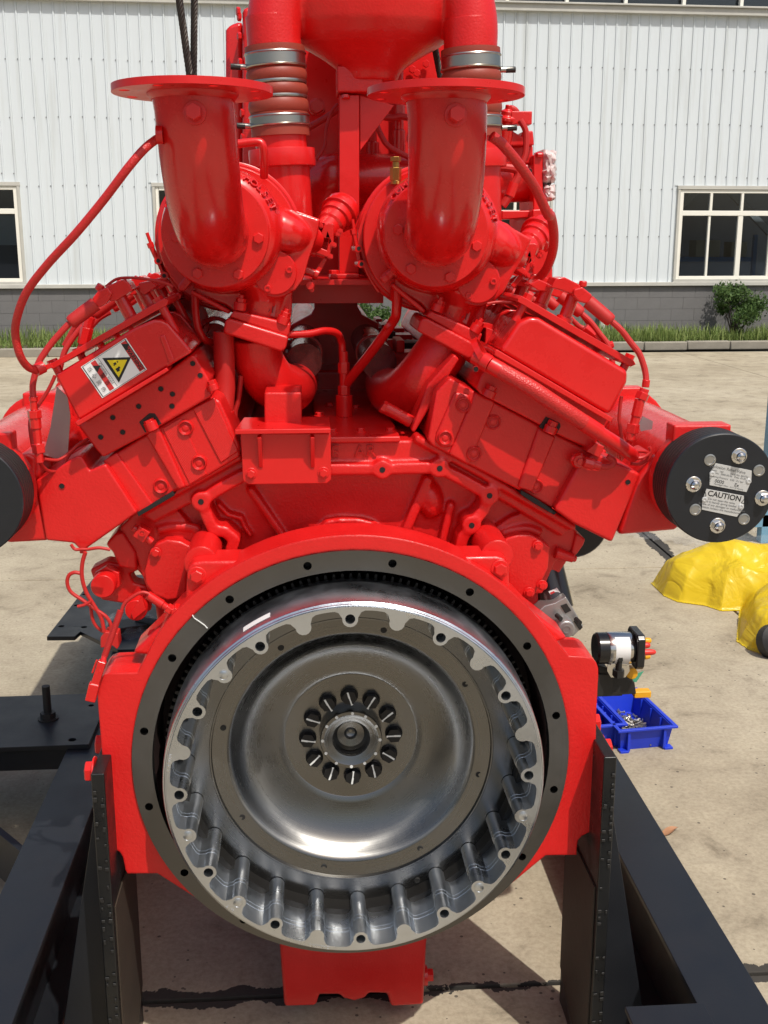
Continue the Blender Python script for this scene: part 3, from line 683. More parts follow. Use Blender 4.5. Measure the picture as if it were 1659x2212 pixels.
# ------------------------------------------------------------------ cylinder block
YB = 2.34; YR = 2.275
mb = MB()
blk_pts = [(237, 1165), (298, 1107), (516, 988), (560, 952), (715, 948), (866, 948), (903, 947), (1042, 1024), (1240, 1138), (1258, 1163), (1215, 1228), (1180, 1290), (1150, 1420), (350, 1420), (330, 1270)]
mb.prism(PL('M', blk_pts, YB + .02), YB + .02, 1.88)
block = obj('cylinder_block', mb, red_cast, eng, bev=.008, seg=2)
blk_front = [(v.x, v.z) for v in (P('M', x, y, YB) for x, y in blk_pts)]
rim = MB(); rim.prism(blk_front, YB, .10)
path = [(498, 1192), (506, 1168), (486, 1150), (461, 1147), (449, 1122), (434, 1084), (470, 1060), (522, 1031), (600, 1019), (700, 1016), (826, 1015), (888, 1013), (950, 1012), (1002, 1039), (1057.6, 1071), (1046, 1103), (1019, 1135), (1000, 1165), (992, 1200)]
P2 = lambda l, Y: [(v.x, v.z) for v in (P('M', x, y, Y) for x, y in l)]
rim.strip(P2(path, YR), .0245, YR, .08)
bosses = [(434, 1084), (826, 1015), (950, 1012), (1057.6, 1071), (1019, 1135)]
for i, b in enumerate(bosses): rim.prism(pcirc('M', *b, YR, .0205, 24), YR - .0015, .08, VERT, [pcirc('M', *b, YR, .0062, 12)])
# the outer lip of the casting along the decks
rim.strip(P2([(300, 1110), (420, 1043), (516, 990)], YR), .014, YR + .002, .06); rim.strip(P2([(903, 950), (1042, 1026), (1238, 1140)], YR), .016, YR + .002, .06)
for b in bosses: hz = MB(); q = P('M', *b, YR - .0015); hz.lathe(frame(Vector((q.x, YR - .0024, q.z)), (0, 1, 0)), [(0, 0), (.0060, 0), (.0060, .006)], 16); obj('threaded_hole', hz, dark_hole, block)
# web between the deck lip and the flange (the sloping casting skin)
rim.prism(P2([(300, 1112), (516, 992), (565, 957), (866, 952), (903, 952), (1042, 1029), (1236, 1142), (1215, 1160), (1057, 1066), (950, 1006), (826, 1008), (560, 1016), (434, 1078), (330, 1130)], YR + .02), YR + .022, .09)
for a, b, w in (((541, 1060), (618, 1172), .014), ((925, 1040), (868, 1172), .02), ((975, 1095), (955, 1180), .016)):
    rim.strip(P2([a, b], YB - .03), w, YB - .026, .05)
rim.strip(P2([(690, 1156), (708, 1134), (735, 1130), (780, 1131), (806, 1139), (822, 1156)], YB - .03), .014, YB - .02, .05)
rim.strip(P2([(470, 1092), (492, 1115), (520, 1122), (527, 1140), (540, 1160)], YB - .03), .008, YB - .022, .03)
q = P('M', 928, 1078, YB); rim.lathe(Matrix.Translation(q) @ Matrix.Rotation(R(-14), 4, 'Y'), [(0, -.042), (.018, -.036), (.026, -.018), (.028, 0), (.026, .018), (.018, .036), (0, .042)], 20)
me = text_mesh('RE   AR', .037, red_cast, .003); q = P('M', 752, 976, YR + .018)
inst('lettering', me, Matrix.Translation(Vector((q.x, YR + .0205, q.z))) @ Matrix.Rotation(PI / 2, 4, 'X'), block)
# gear case wings either side of the bell
rim.prism(PL('D3', [(-45, 130), (60, 20), (330, 15), (470, 180), (440, 330), (390, 600), (250, 610), (140, 560), (60, 330), (-30, 240)], YB - .02), YB - .02, .35)
rim.prism(PL('D4', [(985, 190), (1180, 60), (1300, 20), (1590, 130), (1640, 205), (1580, 290), (1470, 350), (1420, 470), (1390, 560), (1180, 570)], YB - .02), YB - .02, .35)
cov = MB(); cov.prism(PL('D3', [(110, 420), (140, 310), (185, 240), (260, 212), (350, 225), (430, 265), (420, 330), (392, 420), (385, 590), (262, 610), (170, 575), (120, 500)], YB - .06), YB - .055, .06)
c1_ = obj('gear_cover', cov, red_cast, block, bev=.004)
bolt(bolt_red, P('D3', 188, 292, YB - .06), FRONT, .0085, c1_)
cov = MB(); cov.prism(PL('D4', [(1110, 240), (1165, 200), (1230, 180), (1310, 178), (1385, 215), (1440, 260), (1428, 400), (1385, 490), (1330, 592), (1185, 590), (1172, 540), (1150, 360)], YB - .06), YB - .055, .06)
c2_ = obj('gear_cover', cov, red_cast, block, bev=.004)
for x, y in ((1356, 248), (1300, 552), (1385, 505)): bolt(bolt_red, P('D4', x, y, YB - .06), FRONT, .0085, c2_)
for c, pts, w in (('D4', [(1115, 172), (1180, 150), (1290, 135), (1370, 165)], .01), ('D2', [(1140, 160), (1260, 135), (1420, 145), (1440, 190)], .01)):
    rim.tube([P(c, x, y, YB - .02) for x, y in pts], w, 12)
rear = cast('rear_casting', rim, red_cast, block, .0036, 4)
# side plugs and small fittings on the left gear case
fx = MB(); fx.prism(PL('D2', [(782, 240), (850, 160), (905, 150), (1000, 300), (1010, 425), (880, 405), (835, 300)], YB), YB - .03, .12); obj('side_cover', fx, red_cast, block, bev=.006)
fx = MB(); fx.prism(PL('D2', [(640, 470), (760, 408), (850, 425), (890, 372), (1010, 385), (1000, 470), (930, 500), (960, 565), (1060, 590), (1090, 700), (1040, 790), (900, 720), (720, 690)], YB - .02), YB + .0, .05); br_ = obj('pump_bracket', fx, red_cast, block, bev=.005)
for (x, y, r_, yy) in ((745, 572, .0255, YB - .075), (985, 745, .0235, YB - .06)):
    fx = MB(); c = P('D2', x, y, yy); fx.lathe(frame(c, (0, 1, 0)), [(0, 0), (r_ * .95, 0), (r_, .003), (r_, .035)], 28); fx.lathe(frame(c + Vector((.003, .036, .003)), (0, 1, 0)), [(r_ * 1.18, 0), (r_ * 1.18, .02)], 6); fx.lathe(frame(c + Vector((.004, .05, .004)), (0, 1, 0)), [(r_ * .8, 0), (r_ * .8, .06)], 20)
    obj('large_plug', fx, red, block, bev=.0015)
fx = MB(); fx.prism(PL('D2', [(950, 765), (1030, 640), (1060, 740), (970, 812)], YB - .068), YB - .068, .008); obj('tab', fx, red, block, bev=.001)
fx = MB(); fx.cyl(P('D2', 965, 140, YB - .05), P('D2', 1105, 250, YB - .05), .0085); fx.box(P('D2', 1033, 180, YB - .055), (.026, .03, .026), Matrix.Rotation(R(35), 3, 'Y')); obj('sender_fitting', fx, red, block, bev=.0015)
fx = MB(); q = P('D2', 1033, 178, YB - .071); fx.ring(frame(q, FRONT), [(.0045, 0), (.0075, 0), (.0075, .005), (.0045, .005)], 18); fx.lathe(frame(q, FRONT), [(.004, 0), (.004, .003)], 12); obj('fitting_port', fx, red, block)
fx = MB(); fx.cyl(P('D2', 880, 400, YB - .01), P('D2', 985, 345, YB - .01), .0115, n=20); obj('boss', fx, red_cast, block, bev=.002)
fx = MB(); fx.prism(PL('D4', [(1560, 285), (1595, 150), (1655, 190), (1640, 230), (1590, 300)], YB - .01), YB - .03, .10); obj('side_cover', fx, red_cast, block, bev=.004)
fx = MB(); fx.cyl(P('D4', 1470, 290, YB - .03), P('D4', 1590, 330, YB - .03), .0135, .0095, 20); obj('boss', fx, red_cast, block, bev=.002)
bolt(bolt_red_nw, P('D4', 1590, 330, YB - .03), (1, 0, -.3), .0072, block)
# sump ------------------------------------------------------------------
YP = 2.215
sm = MB(); sm.prism(PL('M', [(585, 1900), (936, 1900), (921, 2045), (915, 2172), (845, 2176), (836, 2148), (797, 2147), (788, 2158), (765, 2164), (742, 2158), (733, 2150), (690, 2150), (683, 2174), (614, 2176), (604, 2045)], YP), YP, 1.2)
sump = obj('oil_sump', sm, red_cast, block, bev=.010, seg=3)
q = P('M', 919, 2106, YP + .1); fx = MB(); fx.cyl(q - Vector((.02, 0, 0)), q + Vector((.004, 0, 0)), .024, n=20); fx.hexa(q, q + Vector((.018, 0, 0)), .016); obj('drain_plug', fx, red, block, bev=.001)
bellb = MB(); bellb.prism(P2([(520, 1860), (1010, 1860), (960, 1935), (890, 1975), (640, 1975), (560, 1935)], 2.2), 2.2, .1); obj('lower_bell', bellb, red_cast, block, bev=.01)
# valley deck --------------------------------------------------------------
vz = P('M', 790, 944, YR).z
dk = MB(); v0 = P('M', 690, 948, YR); v1 = P('M', 866, 948, YR)
dk.prism([(v0.x, YR + .004), (v1.x, YR + .004), (v1.x - .0, YR + 1.75), (v0.x - .03, YR + 1.75)], vz - .013, .013, Matrix.Identity(4)); deck = obj('valley_cover', dk, red, block, bev=.004)
for (x, y) in ((935, 755), (1110, 752), (770, 760), (750, 600), (905, 615), (745, 470), (890, 490), (750, 385), (840, 400), (850, 345), (690, 660), (1020, 600), (1010, 500)):
    r_ = ray(CR['C6'][0] + x * .3637, CR['C6'][1] + y * .3637); p = r_ * ((vz - EYE) / r_.z); p.z = vz; bolt(bolt_red, p, (0, 0, 1), .0092, deck)
# bracket and shelf under the left exhaust bend
YS = 2.245
bk = MB(); bk.prism(PL('C6', [(222, 765), (758, 765), (760, 1040), (735, 1062), (270, 1068), (242, 1050), (235, 1030)], YS), YS, .012); brk = obj('bracket_plate', bk, red, eng, bev=.002)
sh = MB(); s0, s1 = P('C6', 190, 752, YS - .015), P('C6', 757, 752, YS - .015); zt = s0.z
sh.prism([(s0.x, YS - .03), (s1.x, YS - .03), (s1.x, YS + .13), (s0.x + .01, YS + .13)], zt - .004, .010, Matrix.Identity(4)); obj('shelf', sh, red, brk, bev=.002)
for x in (325, 636):
    g_ = MB(); a = P('C6', x, 770, YS); b = P('C6', x + 25, 965, YS); g_.prism([(YS, a.z), (YS - .028, a.z - .002), (YS - .003, b.z), (YS, b.z)], a.x, .008, Matrix(((0, 0, 1, 0), (1, 0, 0, 0), (0, 1, 0, 0), (0, 0, 0, 1)))); obj('gusset', g_, red, brk, bev=.001)
for x, y in ((284, 1003), (714, 998)): bolt(bolt_red, P('C6', x, y, YS), FRONT, .0088, brk)
# ------------------------------------------------------------------ cylinder banks
def bank_prism(name, c, pts, Y, depth, m=None, bev=.006, parent=None, holes=(), seg=2):
    b = MB(); b.prism(PL(c, pts, Y), Y, depth, VERT, holes); return obj(name, b, m or red_cast, parent or eng, bev=bev, seg=seg)
def dimple(c, x, y, Y, r, parent):
    q = P(c, x, y, Y); b = MB(); b.ring(frame(q, (0, 1, 0)), [(r * .98, -.0002), (r * 1.10, -.0058), (r * 1.20, -.0060), (r * 1.38, -.0010), (r * 1.40, .004), (r * .98, .004)], 24)
    b.lathe(frame(q, (0, 1, 0)), [(0, -.0022), (r * .50, -.0020), (r * .62, -.0004), (r * 1.0, -.0002), (r * 1.0, .002), (0, .0024)], 24); obj('core_plug', b, red_cast, parent)
def tapped(c, x, y, Y, r, parent):
    q = P(c, x, y, Y); b = MB(); b.ring(frame(q, (0, 1, 0)), [(r * .92, -.0012), (r * 1.12, -.0006), (r * 1.12, .002), (r * .92, .002)], 16); obj('hole_lip', b, red_cast, parent)
    b = MB(); b.lathe(frame(q, (0, 1, 0)), [(0, -.0006), (r * .94, -.0006), (r * .94, .004)], 14); obj('threaded_hole', b, dark_hole, parent)
YC, YH, YHD = 2.19, 2.245, 2.262
# left bank
headL = bank_prism('cylinder_head', 'C5', [(680, 1345), (790, 1280), (920, 1200), (1380, 932), (1440, 960), (1565, 1245), (1570, 1325), (1240, 1520), (1150, 1545), (1100, 1590), (1000, 1650), (900, 1692)], YHD, 1.8)
hsgL = bank_prism('rocker_housing', 'C5', [(505, 1118), (1095, 768), (1240, 660), (1275, 665), (1372, 825), (1355, 870), (1385, 930), (920, 1200), (672, 1330), (630, 1285)], YH, 1.8, parent=headL)
for x, y in ((658, 1196), (737, 1068), (802, 1164), (906, 995), (1051, 881), (1127, 915), (1124, 994), (1259, 715), (1308, 793)): tapped('C5', x, y, YH, .0056, hsgL)
for x, y in ((1212, 1136), (1052, 1516), (1300, 1365)): dimple('C5', x, y, YHD - (.0030 if x > 1100 else 0), .0118, headL)
bank_prism('bolt_pocket', 'C5', [(908, 1098), (975, 1040), (1010, 1042), (1055, 1108), (948, 1168)], YH - .0015, .004, cavity, .001, hsgL)
fx = MB(); fx.cyl(P('C5', 1000, 1150, YH - .012), P('C5', 975, 1095, YH - .012), .0135, n=20); fx.cyl(P('C5', 982, 1110, YH - .012), P('C5', 968, 1082, YH - .012), .0112, n=6); obj('head_bolt', fx, red, headL, bev=.001)
fx = MB(); fx.cyl(P('C5', 1400, 890, YH - .01), P('C5', 1385, 850, YH - .01), .0115, n=20); fx.cyl(P('C5', 1390, 855, YH - .01), P('C5', 1378, 825, YH - .01), .0098, n=6); obj('head_bolt', fx, red, headL, bev=.001)
bank_prism('head_flange', 'C5', [(672, 1352), (760, 1298), (1010, 1650), (900, 1694)], YHD - .006, .03, None, .003, headL)
bank_prism('head_rib', 'C5', [(945, 1175), (1035, 1125), (1215, 1525), (1160, 1545)], YHD - .010, .03, None, .006, headL)
covL = bank_prism('rocker_cover', 'C5', [(362, 800), (372, 782), (880, 478), (1000, 430), (1050, 428), (1100, 452), (1260, 640), (1085, 745), (515, 1090)], YC, .21, red_gloss, .010, seg=3)
bank_prism('cover_lip', 'C5', [(488, 1102), (1088, 742), (1102, 764), (508, 1128)], YC - .012, .24, red_gloss, .002, covL)
bank_prism('cover_boss', 'C5', [(1040, 540), (1075, 520), (1140, 690), (1130, 712), (1105, 722)], YC - .004, .02, red_gloss, .004, covL)
mach = red_mat('red_paint_over_milling', .36, (190, .4, .0012), 0, .25)
_N = mach.node_tree.nodes; _L = mach.node_tree.links; _tc = [n for n in _N if n.type == 'TEX_COORD'][0]; _bp = [n for n in _N if n.type == 'BUMP'][0]
_mp = _N.new('ShaderNodeMapping'); _mp.inputs['Rotation'].default_value = (0, R(30), 0); _w = _N.new('ShaderNodeTexWave'); _w.bands_direction = 'X'; _w.inputs['Scale'].default_value = 105; _w.inputs['Distortion'].default_value = .4
_b2 = _N.new('ShaderNodeBump'); _b2.inputs['Strength'].default_value = .35; _b2.inputs['Distance'].default_value = .0012
_L.new(_tc.outputs['Object'], _mp.inputs['Vector']); _L.new(_mp.outputs['Vector'], _w.inputs['Vector']); _L.new(_w.outputs['Fac'], _b2.inputs['Height']); _L.new(_b2.outputs['Normal'], _bp.inputs['Normal'])
bank_prism('head_pad', 'C5', [(1255, 1010), (1400, 935), (1560, 1290), (1440, 1370)], YHD - .004, .03, mach, .004, headL)
bank_prism('milled_pad', 'C5', [(1060, 1140), (1180, 1070), (1350, 1440), (1240, 1505)], YHD - .003, .03, mach, .002, headL)
for pts in ([(895, 1690), (1125, 1555), (1140, 1578), (905, 1716)],): bank_prism('gasket_gap', 'C5', pts, YHD - .012, .05, dark_hole, .001, headL)
# warning label on the left rocker cover: a printed sheet
def label_frame(c, p0, p1, p2, Y):       # origin p0, u towards p1, v towards p2 (unit size)
    a, b, d = P(c, *p0, Y), P(c, *p1, Y), P(c, *p2, Y); return a, b - a, d - a
o0, u0, v0 = label_frame('C5', (528, 738), (822, 548), (668, 942), YC - .0012)      # u: along the cover, v: across
LN = lambda u, v, k=0: o0 + u0 * u + v0 * v + Vector((0, -.0004 * k, 0))
lab = MB()
def quad(u_0, v_0, u_1, v_1, k, m): lab.mat = m; lab.add([LN(u_0, v_0, k), LN(u_1, v_0, k), LN(u_1, v_1, k), LN(u_0, v_1, k)], [(0, 1, 2, 3)])
quad(0, 0, 1, 1, 0, 0)
for a in ((.02, .015, .98, .025), (.02, .975, .98, .985), (.02, .015, .035, .985), (.965, .015, .98, .985)): quad(*a, 1, 1)
quad(.865, .05, .965, .95, 1, 2); quad(.195, .05, .295, .95, 1, 2)
quad(.36, .05, .366, .95, 1, 1)
def tri(cu, cv, s, k, m):
    lab.mat = m; a = LN(cu, cv, k); uu = u0.normalized(); vv = v0.normalized()
    lab.add([a + uu * s, a - uu * s * .62 + vv * s * .95, a - uu * s * .62 - vv * s * .95], [(0, 1, 2)])
tri(.60, .5, .0295, 1, 1); tri(.60, .5, .0205, 2, 3)
uu, vv = u0.normalized(), v0.normalized()
def blob(cu, cv, pts, k, m):
    lab.mat = m; a = LN(cu, cv, k); lab.add([a + uu * p[0] * .5 + vv * p[1] * .5 for p in pts], [tuple(range(len(pts)))])
blob(.565, .41, [(.012 + .003 * math.sin(i), .003 * math.cos(i)) for i in (0, 1, 2, 3, 4, 5, 6)], 3, 1); blob(.555, .41, [(.007, -.004), (.007, .005), (-.006, .006), (-.006, .002), (-.001, .001), (-.006, -.003)], 3, 1)
blob(.545, .58, [(.008, -.006), (.006, .008), (-.006, .008), (-.006, -.006)], 3, 1); blob(.585, .56, [(.006, 0), (0, .006), (-.002, 0), (0, -.006)], 3, 1)
tri(.915, .18, .008, 2, 1); tri(.245, .25, .008, 2, 1)
obj('warning_label', lab, [label_white, label_black, label_red, label_yellow], covL)
def label_text(txt, cu, cv, size, m, bold=False):
    me = text_mesh(txt, size, m, 0, bold); x = v0.normalized(); y = u0.normalized()
    M = Matrix((x, y, x.cross(y))).transposed().to_4x4(); M.translation = LN(cu, cv, 4); inst('lettering', me, M, covL)
label_text('WARNING', .915, .58, .0102, label_black, True); label_text('Caution, scald', .328, .5, .0082, grey_ink)
label_text('警  告', .245, .62, .0100, label_black); label_text('当  心  烫  伤', .115, .5, .0098, grey_ink)
# right bank
headR = bank_prism('cylinder_head', 'C7', [(30, 900), (118, 805), (318, 918), (860, 1200), (1062, 1298), (950, 1390), (792, 1668), (590, 1552), (560, 1540), (0, 1252), (-30, 1215)], YHD, 1.8)
hsgR = bank_prism('rocker_housing', 'C7', [(290, 880), (320, 800), (405, 655), (430, 640), (1178, 1090), (1125, 1145), (1052, 1288), (860, 1200), (318, 915)], YH, 1.8, parent=headR)
for x, y in ((205, 985), (88, 1200), (402, 1098), (275, 1305), (678, 1518)): dimple('C7', x, y, YHD - (.0058 if x < 260 else .0068 if x < 300 else 0), .0118, headR)
for x, y in ((288, 752),): tapped('C7', x, y, YH - .01, .0056, hsgR)
bank_prism('bolt_pocket', 'C7', [(700, 1130), (745, 1062), (838, 1105), (842, 1130), (805, 1192)], YH - .0015, .004, cavity, .001, hsgR)
for (a, b, c_, d) in (((765, 1170), (785, 1125), (775, 1140), (797, 1092)), ((365, 935), (385, 890), (375, 905), (397, 862))):
    fx = MB(); fx.cyl(P('C7', *a, YH - .012), P('C7', *b, YH - .012), .0140, n=20); fx.cyl(P('C7', *c_, YH - .012), P('C7', *d, YH - .012), .0112, n=6); obj('head_bolt', fx, red, headR, bev=.001)
bank_prism('head_rib', 'C7', [(285, 900), (420, 965), (245, 1385), (110, 1310)], YHD - .007, .03, None, .006, headR)
bank_prism('head_rib', 'C7', [(700, 1130), (815, 1195), (660, 1560), (560, 1530)], YHD - .009, .03, None, .006, headR)
bank_prism('head_pad', 'C7', [(150, 900), (250, 920), (255, 975), (140, 1260), (70, 1270), (20, 1225), (30, 1170)], YHD - .006, .03, None, .006, headR)
for pts in ([(585, 1545), (690, 1605), (815, 1690), (800, 1705), (660, 1625), (580, 1570)],): bank_prism('gasket_gap', 'C7', pts, YHD - .012, .05, dark_hole, .001, headR)
covR = bank_prism('rocker_cover', 'C7', [(442, 632), (565, 445), (640, 412), (700, 415), (1285, 765), (1280, 840), (1165, 1055), (1100, 1020)], YC, .21, red_gloss, .010, seg=3)
bank_prism('cover_lip', 'C7', [(412, 634), (425, 622), (1186, 1072), (1172, 1104), (408, 662)], YC - .012, .24, red_gloss, .002, covR)
# coil boards, coils and ignition leads, repeated down each bank
def coils(side, k):
    dY = .245 * k; Y = YC + .01
    T = Matrix.Translation((0, dY, 0))
    def mk(): return MB(T)
    pr = covL if side == 'L' else covR
    if side == 'L':
        c = 'C5'; board = [(322, 722), (1072, 288), (1098, 305), (1092, 332), (345, 752), (325, 742)]
        posts = [((345, 690), (395, 790)), ((1035, 300), (1150, 520))]; heads = [((335, 690), (350, 725)), ((1025, 285), (1045, 320))]
        cyls = [((870, 440), (780, 272)), ((1000, 362), (912, 205))]; blk = [[(690, 212), (800, 166), (838, 186), (868, 236), (762, 302), (722, 312), (700, 270)], [(905, 190), (985, 175), (1025, 210), (945, 270), (915, 250)]]
        arm = [(600, 290), (640, 240), (700, 215), (735, 255), (700, 320), (650, 350), (610, 330)]
        boot = ((625, 325), (455, 452)); lead = [(455, 452), (400, 510), (335, 585), (285, 655), (250, 715), (228, 790), (214, 860), (217, 935)]; tie = 0
    else:
        c = 'C7'; board = [(562, 292), (585, 272), (1322, 698), (1334, 722), (1300, 738), (562, 312)]
        posts = [((1285, 680), (1245, 760)), ((620, 300), (545, 440))]; heads = [((1300, 655), (1285, 690)), ((640, 262), (622, 300))]
        cyls = [((860, 440), (925, 270)), ((700, 350), (760, 210))]; blk = [[(780, 220), (810, 158), (870, 152), (965, 200), (1005, 245), (960, 275), (900, 255), (830, 230)], [(640, 200), (700, 165), (790, 205), (770, 245), (700, 240)]]
        arm = [(930, 230), (985, 215), (1050, 268), (1030, 330), (960, 310), (925, 270)]
        boot = ((1020, 310), (1175, 440)); lead = [(1175, 440), (1240, 500), (1305, 585), (1355, 650), (1385, 730), (1398, 790), (1400, 840)]
    b = mk(); b.prism(PL(c, board, Y), Y, .20); bd = obj('coil_board', b, red, pr, bev=.0015)
    for a, e in posts: b = mk(); b.cyl(P(c, *a, Y + .02), P(c, *e, Y + .02), .0088, n=14); obj('stand_off', b, red, bd)
    for a, e in heads: b = mk(); b.hexa(P(c, *e, Y + .02), P(c, *a, Y + .02), .0105); obj('bolt', b, red, bd, bev=.001)
    for i, (a, e) in enumerate(cyls):
        yy = Y + .035 + .05 * i
        b = mk(); b.cyl(P(c, *a, yy), P(c, *e, yy), .0128, n=20); b.cyl(P(c, *a, yy), P(c, *a, yy).lerp(P(c, *e, yy), .18), .017, n=20); b.prism(PL(c, blk[i], yy - .03), yy - .03, .065); cl = obj('ignition_coil', b, red_gloss, bd, bev=.002)
        q = PL(c, blk[i], yy - .03); cx_, cz_ = sum(p[0] for p in q) / len(q), sum(p[1] for p in q) / len(q)
    b = mk(); b.prism(PL(c, arm, Y - .005), Y - .005, .035); b.cyl(P(c, *arm[1], Y + .01), P(c, arm[1][0] + (25 if side == 'L' else 5), arm[1][1] - 40, Y + .01), .009, n=6); obj('coil_terminal', b, red_gloss, bd, bev=.003)
    b = mk(); a, e = P(c, *boot[0], Y + .005), P(c, *boot[1], Y - .005); b.tube([a, a.lerp(e, .5), a.lerp(e, .9), e], [.0140, .0138, .0132, .0100], 16, 3); obj('lead_boot', b, red_hose, bd)
    if k < 2:
        b = mk(); n = len(lead); b.tube([P(c, *p, Y - .005 - .004 * i) for i, p in enumerate(lead)], .0062, 10); obj('ignition_lead', b, red_hose, bd)
    return bd
for k in range(5):
    coils('L', k); coils('R', k)
    if k:   # the covers and their lips of the cylinders behind
        for side, c, pts, lp in (('L', 'C5', [(362, 800), (372, 782), (880, 478), (1000, 430), (1050, 428), (1100, 452), (1260, 640), (1085, 745), (515, 1090)], [(488, 1102), (1088, 742), (1102, 764), (508, 1128)]), ('R', 'C7', [(442, 632), (565, 445), (640, 412), (700, 415), (1285, 765), (1280, 840), (1165, 1055), (1100, 1020)], [(412, 634), (425, 622), (1186, 1072), (1172, 1104), (408, 662)])):
            b = MB(Matrix.Translation((0, .245 * k, 0))); b.prism(PL(c, pts, YC), YC, .21); b.prism(PL(c, lp, YC), YC, .22); obj('rocker_cover', b, red_gloss, eng, bev=.008)
# connectors hanging at the ends of the near leads
def connector(c, pts, Y, parent, name='connector'):
    b = MB()
    for (x0, y0, x1, y1, r, n) in pts: b.cyl(P(c, x0, y0, Y), P(c, x1, y1, Y), r * .82, n=n)
    return obj(name, b, red_gloss, parent, bev=.0008)
YL = 2.16
connector('C5', [(217, 932, 219, 962, .0098, 12), (219, 962, 222, 1020, .0082, 12), (223, 1020, 228, 1072, .0165, 6), (228, 1068, 236, 1140, .0135, 8), (238, 1140, 248, 1245, .0105, 8), (246, 1240, 254, 1300, .0155, 4), (252, 1300, 258, 1362, .0105, 10)], YL, covL)
connector('C7', [(1402, 822, 1396, 870, .0095, 12), (1392, 880, 1380, 915, .012, 10), (1385, 905, 1365, 950, .0165, 6), (1362, 950, 1335, 1060, .0135, 8), (1335, 1060, 1318, 1130, .0115, 8), (1320, 1110, 1308, 1170, .016, 4), (1302, 1170, 1296, 1215, .0105, 10)], YL, covR)
def cable(c, pts, Y, r, parent, m=None, name='cable', dY=0, n=10):
    b = MB(); b.tube([P(c, x, y, Y + dY * i) for i, (x, y) in enumerate(pts)], r * .62, n); return obj(name, b, m or red_hose, parent)
cable('C5', [(258, 1355), (285, 1395), (330, 1420), (400, 1400), (440, 1330), (500, 1260), (600, 1225)], YL + .03, .006, covL, dY=.02)
cable('C5', [(290, 1340), (380, 1345), (450, 1300), (520, 1240), (610, 1190)], YL + .05, .005, covL, dY=.02)
cable('C5', [(360, 795), (320, 880), (270, 960), (215, 1040), (195, 1120), (215, 1260)], YL + .04, .006, covL)
cable('C5', [(610, 330), (520, 430), (420, 600)], YL + .30, .010, covL)
cable('C5', [(720, 380), (640, 430), (560, 530), (520, 640)], YL + .34, .009, covL)
connector('C5', [(590, 410, 570, 480, .014, 8), (570, 480, 545, 590, .017, 6), (545, 590, 525, 640, .012, 8)], YL + .26, covL)
cable('C7', [(1296, 1210), (1262, 1240), (1300, 1280), (1380, 1290), (1430, 1300)], YL + .05, .0055, covR, dY=.02)
cable('C7', [(1262, 1235), (1240, 1190), (1225, 1080), (1232, 980), (1240, 930)], YL + .06, .006, covR)
cable('C7', [(1285, 1330), (1340, 1335), (1390, 1325), (1430, 1290), (1420, 1260)], YL + .08, .006, covR)
cable('C7', [(1300, 1370), (1360, 1372), (1410, 1340), (1440, 1300)], YL + .09, .006, covR)
cable('C7', [(945, 350), (1000, 420), (1060, 500), (1110, 540)], YL + .30, .009, covR)
cable('C7', [(890, 400), (960, 470), (1010, 490)], YL + .34, .009, covR)
connector('C7', [(1000, 480, 1060, 530, .014, 8), (1060, 520, 1100, 560, .012, 6), (1090, 540, 1150, 590, .010, 8), (1150, 600, 1185, 590, .010, 6)], YL + .28, covR)
# thin wires arching over the left coils and behind the right turbo
cable('C5', [(690, 215), (760, 165), (850, 155), (960, 165), (1080, 190), (1130, 215)], 2.24, .0045, covL)
cable('C4', [(1085, 900), (1140, 890), (1220, 892), (1330, 905)], 2.26, .005, covR)
